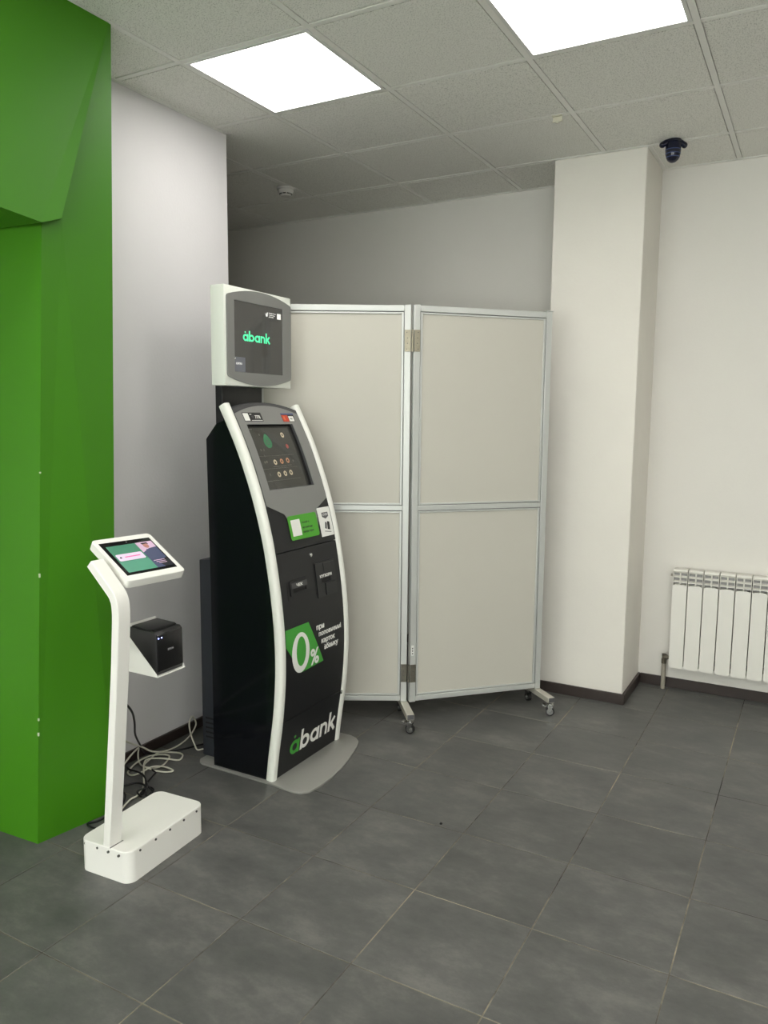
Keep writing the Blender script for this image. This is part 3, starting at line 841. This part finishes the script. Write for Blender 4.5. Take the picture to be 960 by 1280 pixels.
# base box: near edge y 1.705, far edge y 2.095
def bshape(inset=0.0):
    u = Vector((-0.055, 0.9985, 0)).normalized(); w = Vector((u.y, -u.x, 0))
    o = Vector((-2.012, 1.707, 0))
    lp = rrect(-.112 + inset, .112 - inset, 0 + inset, .39 - inset, .034 - inset, 6)
    return [(o.x + w.x * a + u.x * b, o.y + w.y * a + u.y * b) for a, b in lp]
bm = bmesh.new()
r0 = [bm.verts.new((p[0], p[1], 0.0)) for p in bshape()]
r1 = [bm.verts.new((p[0], p[1], 0.108)) for p in bshape()]
r2 = [bm.verts.new((p[0], p[1], 0.111)) for p in bshape(.002)]
n = len(r0)
for a, b in ((r0, r1), (r1, r2)):
    for i in range(n):
        j = (i + 1) % n
        bm.faces.new((a[i], a[j], b[j], b[i]))
bm.faces.new(r2); bm.faces.new(r0[::-1])
base = obj('base', bm, M_SWHITE, parent=st, smooth=30)
for x in (-2.099, -2.040, -1.989, -1.940):
    obj('screw', cyl((x, 1.709, .097), (x, 1.7035, .097), .0042, n=10), M_SCREW, parent=base, smooth=0)
for y in (1.765, 1.84, 1.912, 1.985, 2.055):
    xs_ = -1.901 - (y - 1.707) * .055 + .0005
    obj('screw', cyl((xs_ - .002, y, .099), (xs_ + .003, y, .099), .0042, n=10), M_SCREW, parent=base, smooth=0)
obj('seam', box(-1.984, -1.980, 1.708, 1.765, .1108, .1120), M_STGREY, parent=base, smooth=0)
# bent post: centre line in X-Z, section 30 mm x 52 mm
th = 0.031
front_pts = [(-1.988, .1105), (-1.962, .35), (-1.926, .69), (-1.914, .83), (-1.909, .90), (-1.909, .93), (-1.912, .955), (-1.922, .98), (-1.939, 1.000), (-1.985, 1.044), (-2.024, 1.081)]
path = []
for i, (x, z) in enumerate(front_pts):
    a = Vector(front_pts[max(i - 1, 0)]); b = Vector(front_pts[min(i + 1, len(front_pts) - 1)])
    t = (b - a).normalized(); nrm = Vector((-t.y, t.x))
    if i == 0: nrm = Vector((-1, 0))
    path.append(Vector((x + nrm.x * th / 2, 1.737, z + nrm.y * th / 2)))
h = th / 2; hw = 0.026; c_ = .0025
sec = [(-hw + c_, -h), (hw - c_, -h), (hw, -h + c_), (hw, h - c_), (hw - c_, h), (-hw + c_, h), (-hw, h - c_), (-hw, -h + c_)]
sm = catmull([path[0], path[1], path[2], path[3], path[4], path[5], path[6], path[7], path[8], path[9], path[10]], 3)
post = obj('post', sweep(sm, sec, up=(0, 1, 0)), M_SWHITE, parent=st, smooth=35)

tc = Vector((-2.0074, 1.899, 1.0713)); trt = Vector((.1257, .9921, 0)).normalized(); tdn = Vector((.8649, -.1096, -.4899)).normalized(); tn = -trt.cross(tdn)
if tn.z < 0: tn = -tn
tmap = lambda u, v, t: tc + trt * u - tdn * v + tn * t        # v points up the screen
def tpart(name, loops, m, t0, t1, parent=st, smooth=30):
    return obj(name, patch(loops, tmap, t0, t1), m, parent=parent, smooth=smooth)
bm = bmesh.new()
lv = [(rrect(-.1135, .1135, -.1105, .1105, .012), -.034), (rrect(-.1175, .1175, -.115, .115, .014), -.030), (rrect(-.1175, .1175, -.115, .115, .014), -.002), (rrect(-.1155, .1155, -.113, .113, .013), 0)]
rings = [[bm.verts.new(tmap(p[0], p[1], t)) for p in lp] for lp, t in lv]
for a, b in zip(rings[:-1], rings[1:]):
    for i in range(len(a)):
        j = (i + 1) % len(a); bm.faces.new((a[i], a[j], b[j], b[i]))
bm.faces.new(rings[-1]); bm.faces.new(rings[0][::-1])
hous = obj('tablet_housing', bm, M_SWHITE, parent=st, smooth=35)
tg = tpart('tablet_glass', [[(-.1035, -.088), (.0985, -.088), (.0985, .088), (-.1035, .090)]], M_GLASSB, 0, .0008)
def spart(name, loops, m, t1=.0011, t0=.0008): return tpart(name, loops, m, t0, t1, parent=tg, smooth=0)
spart('screen_area', [[(-.090, -.076), (.026, -.076), (.026, .068), (-.090, .068)]], M_TEAL2)
spart('screen_area', [[(-.090, -.020), (.026, -.020), (.026, -.076), (-.090, -.076)]], M_TEAL, .0013)
spart('screen_picture', [[(.026, -.076), (.093, -.076), (.093, .068), (.026, .068)]], M_SNAVY)
spart('screen_picture', [[(.026, .012), (.060, .030), (.093, .034), (.093, .068), (.026, .068)]], M_SPINK, .0013)
spart('screen_picture', [circ(.058, .046, .011, 12, .014)], M_SSKIN, .0015)
spart('screen_picture', [[(.045, .062), (.070, .063), (.072, .052), (.064, .057), (.048, .054)]], M_SHAIR, .0017)
spart('screen_picture', [[(.032, -.005), (.048, .028), (.060, .022), (.072, .030), (.092, .004), (.092, -.03), (.03, -.03)]], M_SNAVY, .0015)
spart('screen_picture', [[(.060, -.076), (.093, -.076), (.093, -.028), (.05, -.05)]], M_SDARK, .0017)
spart('screen_button', [rrect(-.084, .020, -.016, .020, .006)], M_PILL, .0015)
spart('screen_text', [[(-.055, -.0005), (.006, .0005), (.006, .0055), (-.055, .0045)]], M_PINKT, .0018)
spart('screen_text', [circ(-.071, .002, .004, 8)], M_SDARK, .0018)
for i in range(3):
    tpart('screen_text', [[(.034 + .006 * i, -.040 - .008 * i), (.078, -.040 - .008 * i), (.078, -.0375 - .008 * i), (.034 + .006 * i, -.0375 - .008 * i)]], M_SPINK, .0017, .002, parent=tg)
spart('tablet_camera', [circ(.0, .080, .0035, 8)], M_STGREY, .0012)
# arm bracket between the post and the housing
bmtx = frame_mtx(tc, trt, -tdn, tn)
bk = bmesh.new()
box(-.150, .03, -.04, .03, -.046, -.034, .002, 1, dst=bk, mtx=bmtx)
obj('bracket', bk, M_SWHITE, parent=st)

# printer shelf
ps = bmesh.new()
prism([(-2.03, .674), (-2.03, .80), (-1.899, .680), (-1.899, .674)], 'Y', 1.8585, 1.8600, dst=ps)
box(-2.034, -2.030, 1.8585, 1.990, .672, .836, 0.0005, 1, dst=ps)
box(-2.032, -1.894, 1.8585, 1.990, .670, .674, 0.0005, 1, dst=ps)
cyl((-1.968, 1.748, .770), (-2.034, 1.864, .770), .006, n=10, dst=ps)
prism([(-2.03, .674), (-2.03, .80), (-1.899, .680), (-1.899, .674)], 'Y', 1.9885, 1.9900, dst=ps)
obj('printer_shelf', ps, M_SWHITE, parent=st, smooth=0)

pr = empty('receipt_printer', (-1.96, 1.925, .675), 'black cube receipt printer with two blue lights, sitting on the stand\'s white shelf', 'printer')
pb = prism([(-2.026, .6745), (-2.026, .828), (-1.912, .824), (-1.902, .815), (-1.900, .690), (-1.905, .6745)], 'Y', 1.8615, 1.9870, .0025)
obj('body', pb, M_PRINTER, parent=pr)
obj('front_panel', prism([(-1.902, .684), (-1.903, .816), (-1.899, .812), (-1.898, .688)], 'Y', 1.866, 1.983, .001), M_PRINTERF, parent=pr)
obj('lid', prism([(-2.018, .829), (-2.018, .833), (-1.93, .8295), (-1.93, .825)], 'Y', 1.867, 1.983, .001), M_PRINTER, parent=pr)
obj('paper_slot', box(-1.928, -1.922, 1.872, 1.978, .824, .829), M_GAP, parent=pr, smooth=0)
for y in (1.870, 1.884):
    obj('status_light', cyl((-1.899, y, .803), (-1.8965, y, .803), .0022, n=8), M_LED, parent=pr, smooth=0)
pmap = lambda u, v, t: (-1.898 + t, u, v)
obj('lettering', solid2d(text2d('EPSON', width=.026, height=.007, bold=.02, align_left=1.912, base=.752), pmap, 0, .0005), mat('silver_print', srgb(170, 170, 172), .4), parent=pr, smooth=0)

# ------------------------------------------------------------------ folding screen
fs = empty('folding_screen', (-1.73, 3.45, 0), 'light grey two-leaf folding screen on castors with aluminium frames behind the kiosk', 'screen')
ZB, ZT, ZM = 0.100, 2.083, 1.098
def leaf(o, e, s0, s1):
    """o: start point, e: unit direction, front side towards the room"""
    e = Vector((e[0], e[1], 0)).normalized(); n = Vector((e.y, -e.x, 0))
    m = frame_mtx(Vector((o[0], o[1], 0)), e, n, Vector((0, 0, 1)))
    T_ = 0.0
    for a, b in ((s0, s0 + .032), (s1 - .032, s1)):
        obj('frame_post', box(a, b, -.030, T_, ZB, ZT + .002, .002, 1, mtx=m), M_ALU, parent=fs)
    for za, zb in ((ZB + .004, ZB + .030), (ZT - .030, ZT)):
        obj('frame_rail', box(s0 + .032, s1 - .032, -.028, T_ - .001, za, zb, .002, 1, mtx=m), M_ALU, parent=fs)
    obj('frame_rail', box(s0 + .032, s1 - .032, -.026, T_ - .0035, ZM - .013, ZM + .013, .002, 1, mtx=m), M_ALU, parent=fs)
    for za, zb in ((ZB + .030, ZM - .013), (ZM + .013, ZT - .030)):
        inf = obj('infill_panel', box(s0 + .032, s1 - .032, -.020, -.010, za, zb, 0, mtx=m), M_INFILL, parent=fs, smooth=0)
        for (p0, p1, q0, q1) in ((s0 + .0345, s0 + .0455, za + .0025, zb - .0025), (s1 - .0455, s1 - .0345, za + .0025, zb - .0025), (s0 + .0455, s1 - .0455, zb - .0115, zb - .0025), (s0 + .0455, s1 - .0455, za + .0025, za + .0115)):
            obj('glazing_bead', box(p0, p1, -.010, -.0045, q0, q1, .0015, 1, mtx=m), M_ALU, parent=inf)
        gk = bmesh.new()
        for (p0, p1, q0, q1) in ((s0 + .032, s0 + .0345, za, zb), (s1 - .0345, s1 - .032, za, zb), (s0 + .0345, s1 - .0345, zb - .0025, zb), (s0 + .0345, s1 - .0345, za, za + .0025)):
            box(p0, p1, -.0100, -.0092, q0, q1, 0, dst=gk, mtx=m)
        obj('gasket', gk, M_STGREY, parent=inf, smooth=0)
    return m
m1 = leaf((-2.034, 3.278), (.868, .497), -.446, .314)
m2 = leaf((-1.716, 3.462), (.689, .724), -.040, .706)
# top step where the second leaf's top rail carries on over the far post
obj('post_cap', box(.672, .711, -.032, .002, ZT + .002, ZT + .006, .001, 1, mtx=m2), M_ALU, parent=fs)
# hinges: leaves sit on both inner posts
def hinge(z0, z1, m):
    hg = bmesh.new()
    P1 = m1 @ Vector((.314, .0035, 0)); P2 = m2 @ Vector((-.040, .0035, 0))
    box(.2835, .3135, 0.0, .0028, z0, z1, .0005, 1, dst=hg, mtx=m1)
    box(-.0395, -.0095, 0.0, .0028, z0, z1, .0005, 1, dst=hg, mtx=m2)
    c = (P1 + P2) / 2
    cyl((c.x, c.y, z0), (c.x, c.y, z1), .0055, n=12, dst=hg)
    h_ = obj('hinge', hg, m, parent=fs)
    for f in (.12, .38, .62, .88):
        for mm, xx in ((m1, .294), (m2, -.020)):
            z = z0 + (z1 - z0) * f
            a = mm @ Vector((xx + (.008 if f in (.38, .62) else 0) * (1 if mm is m1 else -1) * .4, .0025, z)); b = mm @ Vector((xx + (.008 if f in (.38, .62) else 0) * (1 if mm is m1 else -1) * .4, .0036, z))
            obj('screw', cyl(a, b, .0026, n=8), M_SCREW, parent=h_, smooth=0)
hinge(1.862, 1.966, M_HINGE)
hinge(.205, .298, M_HINGE2)
lab = obj('label_tag', box(-.034, -.020, 0, .0008, .345, .398, 0, mtx=m2), M_STWHITE, parent=fs, smooth=0)
for z in (.352, .366, .379):
    obj('print_patch', box(-.030, -.024, .0008, .0012, z, z + .007, 0, mtx=m2), M_STGREY, parent=lab, smooth=0)
# feet
def foot(p_post, p_front, back=.12, front=True, axis=(-.28, .96, 0)):
    a = Vector((p_post[0], p_post[1], 0)); b = Vector((p_front[0], p_front[1], 0))
    d = (b - a).normalized(); s = Vector((-d.y, d.x, 0))
    L = (b - a).length
    m = frame_mtx(a, d, s, Vector((0, 0, 1)))
    ext = L + .012 if front else .02
    am = obj('foot_arm', box(-back, ext, -.019, .019, .070, .099, .002, 1, mtx=m), M_ARM, parent=fs)
    obj('end_cap', box(ext, ext + .003, -.0165, .0165, .074, .098, .001, 1, mtx=m), M_STGREY, parent=am)
    for t in ([L] if front else []) + [-back + .015]:
        cbm = bmesh.new()
        c = m @ Vector((t, 0, 0))
        ax = Vector(axis).normalized() if t > 0 else s
        fw = Vector((-ax.y, ax.x, 0))
        mc = frame_mtx(c, fw, -ax, Vector((0, 0, 1)))      # +x of the castor frame: rolling direction, -y: towards the room
        cyl((c.x, c.y, .073), (c.x, c.y, .060), .008, n=12, dst=cbm)
        box(-.017, .015, -.015, .015, .056, .061, .001, 1, dst=cbm, mtx=mc)
        for sy in (-1, 1):
            pm = [(-.016, .058), (.014, .058), (.008, .030), (.003, .018), (-.003, .018)]
            q = prism([(x, z) for x, z in pm], 'Y', sy * .0125 - .001, sy * .0125 + .001)
            join(cbm, q, mc)
        cs = obj('castor', cbm, M_CHROME, parent=fs)
        wb = bmesh.new()
        cyl(mc @ Vector((0, -.0095, .0225)), mc @ Vector((0, .0095, .0225)), .0225, n=24, dst=wb)
        obj('wheel', wb, M_RUBBER, parent=cs)
        hb = bmesh.new()
        cyl(mc @ Vector((0, -.0105, .0225)), mc @ Vector((0, .0105, .0225)), .0165, n=20, dst=hb)
        cyl(mc @ Vector((0, -.0150, .0225)), mc @ Vector((0, .0150, .0225)), .0050, n=12, dst=hb)
        obj('hub', hb, M_CHROME, parent=cs)
        if t > 0:
            lv_ = bmesh.new()
            box(.006, .034, -.014, .012, .049, .053, .001, 1, dst=lv_, mtx=mc)
            box(.026, .042, -.018, .014, .052, .058, .001, 1, dst=lv_, mtx=mc)
            obj('brake_lever', lv_, M_CHROME, parent=cs)
q_ = m1 @ Vector((.300, -.015, 0))
foot((q_.x, q_.y), (-1.670, 3.298), .13, axis=(-.05, 1, 0))
q_ = m2 @ Vector((.692, -.015, 0))
foot((q_.x, q_.y), (-1.142, 3.876), .10)
q_ = m1 @ Vector((-.430, -.015, 0))
foot((q_.x, q_.y), (q_.x + .05, q_.y - .087), .13, front=False)

# ------------------------------------------------------------------ radiator
rad = empty('radiator', (-.26, 4.60, .14), 'white sectional aluminium radiator mounted low on the pale wall', 'radiator')
PX0, PITCH = -.669, .0812
YR0, YR1 = 4.560, 4.635
proto = None
for k in range(11):
    if proto is None:
        x0 = PX0 + .0012; x1 = PX0 + PITCH - .0042
        xc = (x0 + x1) / 2
        bm = bmesh.new()
        # flat front face with a rounded foot and a bent-back top
        fr = prism(rrect(x0, x1, .146, .628, .015, 5), 'Y', YR0, YR0 + .004)
        join(bm, fr)
        box(x0, x0 + .0025, YR0 + .002, YR1 - .02, .156, .70, 0, dst=bm)
        box(x1 - .0025, x1, YR0 + .002, YR1 - .02, .156, .70, 0, dst=bm)
        # top cap
        prism([(YR0 + .010, .694), (YR0 + .004, .703), (YR0 + .012, .711), (YR1 - .012, .713), (YR1, .708), (YR1, .690)], 'X', x0, x1, dst=bm)
        # centre rib and fins of the louvred head
        box(xc - .003, xc + .003, YR0 + .001, YR1 - .03, .620, .700, .0005, 1, dst=bm)
        for z in (.640, .668):
            prism([(YR0 + .003, z), (YR0 + .003, z + .004), (YR1 - .03, z + .016), (YR1 - .03, z + .012)], 'X', x0, x1, dst=bm)
        s_ = obj('section', bm, M_RADW, parent=rad, smooth=35, origin=(xc, 4.6, .4))
        c0_ = obj('core', box(xc - .022, xc + .022, YR0 + .034, YR1 - .005, .165, .69, .004, 1), M_RADW, parent=s_)
        v0_ = obj('louvre_back', box(x0 + .003, x1 - .003, YR0 + .022, YR0 + .030, .630, .694), M_RADG, parent=s_, smooth=0)
        proto = (s_, c0_, v0_)
    else:
        s2 = proto[0].copy(); COL.objects.link(s2); s2.parent = rad
        s2.location = proto[0].location + Vector((PITCH * k, 0, 0))
        for p in proto[1:]:
            c = p.copy(); COL.objects.link(c); c.parent = s2
xe = PX0 + PITCH * 11
hd = bmesh.new()
for z in (.19, .665):
    cyl((PX0 - .004, 4.612, z), (xe + .004, 4.612, z), .016, n=14, dst=hd)
obj('header_pipe', hd, M_RADD, parent=rad)
obj('air_valve', cyl((PX0 - .016, 4.602, .672), (PX0 - .004, 4.602, .672), .008, .010, 12), M_CHROME, parent=rad)
for x in (-.50, .0):
    obj('wall_bracket', box(x - .01, x + .01, 4.63, 4.659, .64, .66, .001, 1), M_RADW, parent=rad)
vp = bmesh.new()
cyl((-.700, 4.612, .0), (-.700, 4.612, .155), .0125, n=16, dst=vp)
obj('supply_pipe', vp, M_PIPE, parent=rad)
vv = bmesh.new()
cyl((-.700, 4.612, .150), (-.700, 4.612, .178), .0155, n=6, dst=vv)
cyl((-.700, 4.612, .176), (-.700, 4.612, .205), .011, .014, 14, dst=vv)
cyl((-.700, 4.606, .190), (-.667, 4.602, .190), .010, n=12, dst=vv)
cyl((-.690, 4.604, .190), (-.681, 4.603, .190), .0145, n=6, dst=vv)
obj('valve', vv, M_BRASS, parent=rad, smooth=30)

# ------------------------------------------------------------------ ceiling devices
sd = empty('smoke_detector', (-2.90, 3.985, CEIL), 'small round white smoke detector on the dim part of the ceiling', 'smoke detector')
obj('mount', lathe([(0, .0), (.054, .0), (.054, -.010), (.050, -.014), (0, -.014)], (-2.90, 3.985, CEIL)), M_DET, parent=sd)
hb = lathe([(0, -.0135), (.046, -.0135), (.045, -.026), (.036, -.036), (.030, -.048), (.0, -.050)], (-2.90, 3.985, CEIL))
obj('sensing_head', hb, M_DET, parent=sd)
for a in range(0, 360, 40):
    ar = math.radians(a + 12)
    m = Matrix.Translation((-2.90, 3.985, CEIL - .0365)) @ Matrix.Rotation(ar, 4, 'Z')
    obj('vent_slot', box(.0315, .037, -.009, .009, -.003, .003, 0, mtx=m), M_GAP, parent=sd, smooth=0)

cc = Vector((-.722, 4.195, CEIL))
cd = empty('dome_camera', cc, 'small dark blue-black security camera on the ceiling beside the column', 'camera')
obj('mount', lathe([(0, 0), (.036, 0), (.036, -.012), (.030, -.018), (0, -.018)], cc), M_DOME, parent=cd)
obj('dome', lathe([(0, -.016), (.034, -.016), (.037, -.035), (.036, -.060), (.033, -.078), (.026, -.094), (.014, -.104), (0, -.107)], cc), M_DOME, parent=cd)
for z in (-.048, -.066, -.082):
    r_ = float(np.interp(-z, [.035, .060, .078, .094], [.037, .036, .033, .026])) + .0008
    obj('ring', lathe([(r_ - .003, z - .002), (r_, z - .0015), (r_, z + .0015), (r_ - .003, z + .002)], cc), M_BLUE, parent=cd)
for s_ in (-1, 1):
    e_ = Vector((.874, .485, 0)) * s_
    eb = bmesh.new()
    cyl(cc + Vector((0, 0, -.010)) + e_ * .030, cc + Vector((0, 0, -.022)) + e_ * .052, .015, .014, 14, dst=eb)
    bmesh.ops.create_uvsphere(eb, u_segments=12, v_segments=8, radius=.015, matrix=Matrix.Translation(cc + Vector((0, 0, -.024)) + e_ * .054))
    obj('mount_ear', eb, M_DOME, parent=cd)  # mounting ear on each side of the camera, gives no light

cl = empty('ceiling_clip', (-1.131, 3.64, CEIL - .004), 'tiny beige clip hooked on a ceiling bar in front of the column', 'clip')
cbm = bmesh.new()
box(-1.153, -1.109, 3.625, 3.629, CEIL - .028, CEIL - .001, .0008, 1, dst=cbm)
box(-1.153, -1.109, 3.612, 3.629, CEIL - .006, CEIL - .001, .0008, 1, dst=cbm)
obj('body', cbm, M_CLIP, parent=cl)
obj('lug', box(-1.137, -1.125, 3.622, 3.626, CEIL - .034, CEIL - .026, .0008, 1), M_CLIP, parent=cl)

# ------------------------------------------------------------------ cables
def cable(name, pts, r, m, label, group=None):
    o = obj(name, tube(pts, r, 6, 8), m, smooth=60, origin=pts[len(pts) // 2])
    return tagp(o, label, 'cable', group)
Z = .0045
cable('data_cable', [(-2.31, 2.60, .014), (-2.36, 2.64, .012), (-2.399, 2.66, Z), (-2.418, 2.64, Z), (-2.434, 2.622, Z), (-2.458, 2.631, .02), (-2.50, 2.655, .045), (-2.55, 2.696, .066), (-2.58, 2.733, .083),
                      (-2.59, 2.763, .085), (-2.59, 2.785, .043), (-2.58, 2.754, .018), (-2.56, 2.686, Z), (-2.54, 2.594, .006), (-2.52, 2.497, .025), (-2.50, 2.406, .065), (-2.48, 2.333, .116),
                      (-2.42, 2.226, .184), (-2.33, 2.09, .27), (-2.20, 1.95, .34), (-2.05, 1.79, .36), (-1.992, 1.755, .36)], .0038, M_CABW,
      'white cable looping up the baseboard and over to the back of the tablet stand')
def lift(pts, base=.005, step=.0):
    return [(p[0], p[1], max(p[2], base)) for p in pts]
w2 = [(-2.02, 1.76, .20), (-2.15, 1.87, .18), (-2.30, 2.02, .14), (-2.436, 2.18, .10), (-2.48, 2.257, .10), (-2.543, 2.35, .08), (-2.585, 2.408, .06), (-2.587, 2.405, .03), (-2.56, 2.386, .006), (-2.512, 2.368, .006), (-2.467, 2.379, .006),
      (-2.451, 2.419, .006), (-2.484, 2.494, .006), (-2.51, 2.503, .008), (-2.541, 2.477, .012), (-2.562, 2.432, .014), (-2.563, 2.369, .010), (-2.543, 2.312, .006), (-2.523, 2.286, .006), (-2.494, 2.281, .006),
      (-2.474, 2.315, .010), (-2.467, 2.371, .014), (-2.436, 2.404, .010), (-2.38, 2.407, .006), (-2.375, 2.390, .006), (-2.403, 2.371, .006), (-2.448, 2.352, .013), (-2.502, 2.358, .016), (-2.527, 2.414, .016), (-2.541, 2.477, .020),
      (-2.531, 2.508, .014), (-2.506, 2.542, .006), (-2.47, 2.551, .006), (-2.442, 2.534, .006), (-2.428, 2.494, .006), (-2.465, 2.465, .014), (-2.506, 2.441, .018), (-2.532, 2.403, .020), (-2.493, 2.349, .022),
      (-2.427, 2.284, .008), (-2.374, 2.231, .006), (-2.335, 2.16, .008), (-2.329, 2.112, .010), (-2.28, 2.00, .005), (-2.20, 1.90, .005), (-2.128, 1.86, .005)]
cable('coiled_cable', w2, .0038, M_CABW, 'white cable lying in loose coils on the floor behind the tablet stand')
cable('power_cable', [(-1.978, 1.760, .59), (-2.06, 1.84, .555), (-2.154, 1.95, .50), (-2.197, 2.02, .437), (-2.272, 2.10, .352), (-2.378, 2.20, .243), (-2.46, 2.30, .145), (-2.560, 2.42, .040), (-2.588, 2.470, .010), (-2.565, 2.51, .006), (-2.504, 2.573, .006), (-2.44, 2.70, .005), (-2.375, 2.74, .005)],
      .0042, M_CABB, 'black power cable hanging from the stand post down to the baseboard')
cable('tangled_cable', [(-2.130, 1.84, .006), (-2.20, 1.90, .006), (-2.30, 1.90, .006), (-2.334, 1.913, .006), (-2.315, 1.951, .006), (-2.315, 2.05, .012), (-2.36, 2.12, .020), (-2.427, 2.154, .020), (-2.421, 2.192, .02), (-2.404, 2.219, .02), (-2.373, 2.226, .02), (-2.341, 2.211, .02), (-2.333, 2.188, .006), (-2.332, 2.169, .006),
                        (-2.34, 2.201, .014), (-2.334, 2.225, .016), (-2.308, 2.222, .012), (-2.300, 2.18, .006), (-2.323, 2.195, .012), (-2.335, 2.215, .03), (-2.40, 2.262, .032), (-2.47, 2.292, .024), (-2.531, 2.302, .016), (-2.575, 2.33, .006)],
      .0042, M_CABB, 'thin black cable in a tangle against the back of the white stand base')
cable('kinked_cable', [(-2.33, 2.20, .024), (-2.345, 2.17, .018), (-2.30, 2.16, .008), (-2.29, 2.20, .014), (-2.35, 2.225, .026), (-2.352, 2.24, .034), (-2.378, 2.30, .034), (-2.40, 2.325, .024), (-2.425, 2.33, .03)],
      .0038, M_CABB, 'short black cable twisted around the white one')
# crumb on the floor
tagp(obj('crumb', lathe([(0, 0), (.005, 0), (.006, .003), (.003, .006), (0, .0062)], (-1.172, 2.588, 0), n=7), M_GAP, origin=(-1.172, 2.588, 0)), 'tiny black crumb lying on a bare grey floor tile', 'crumb')
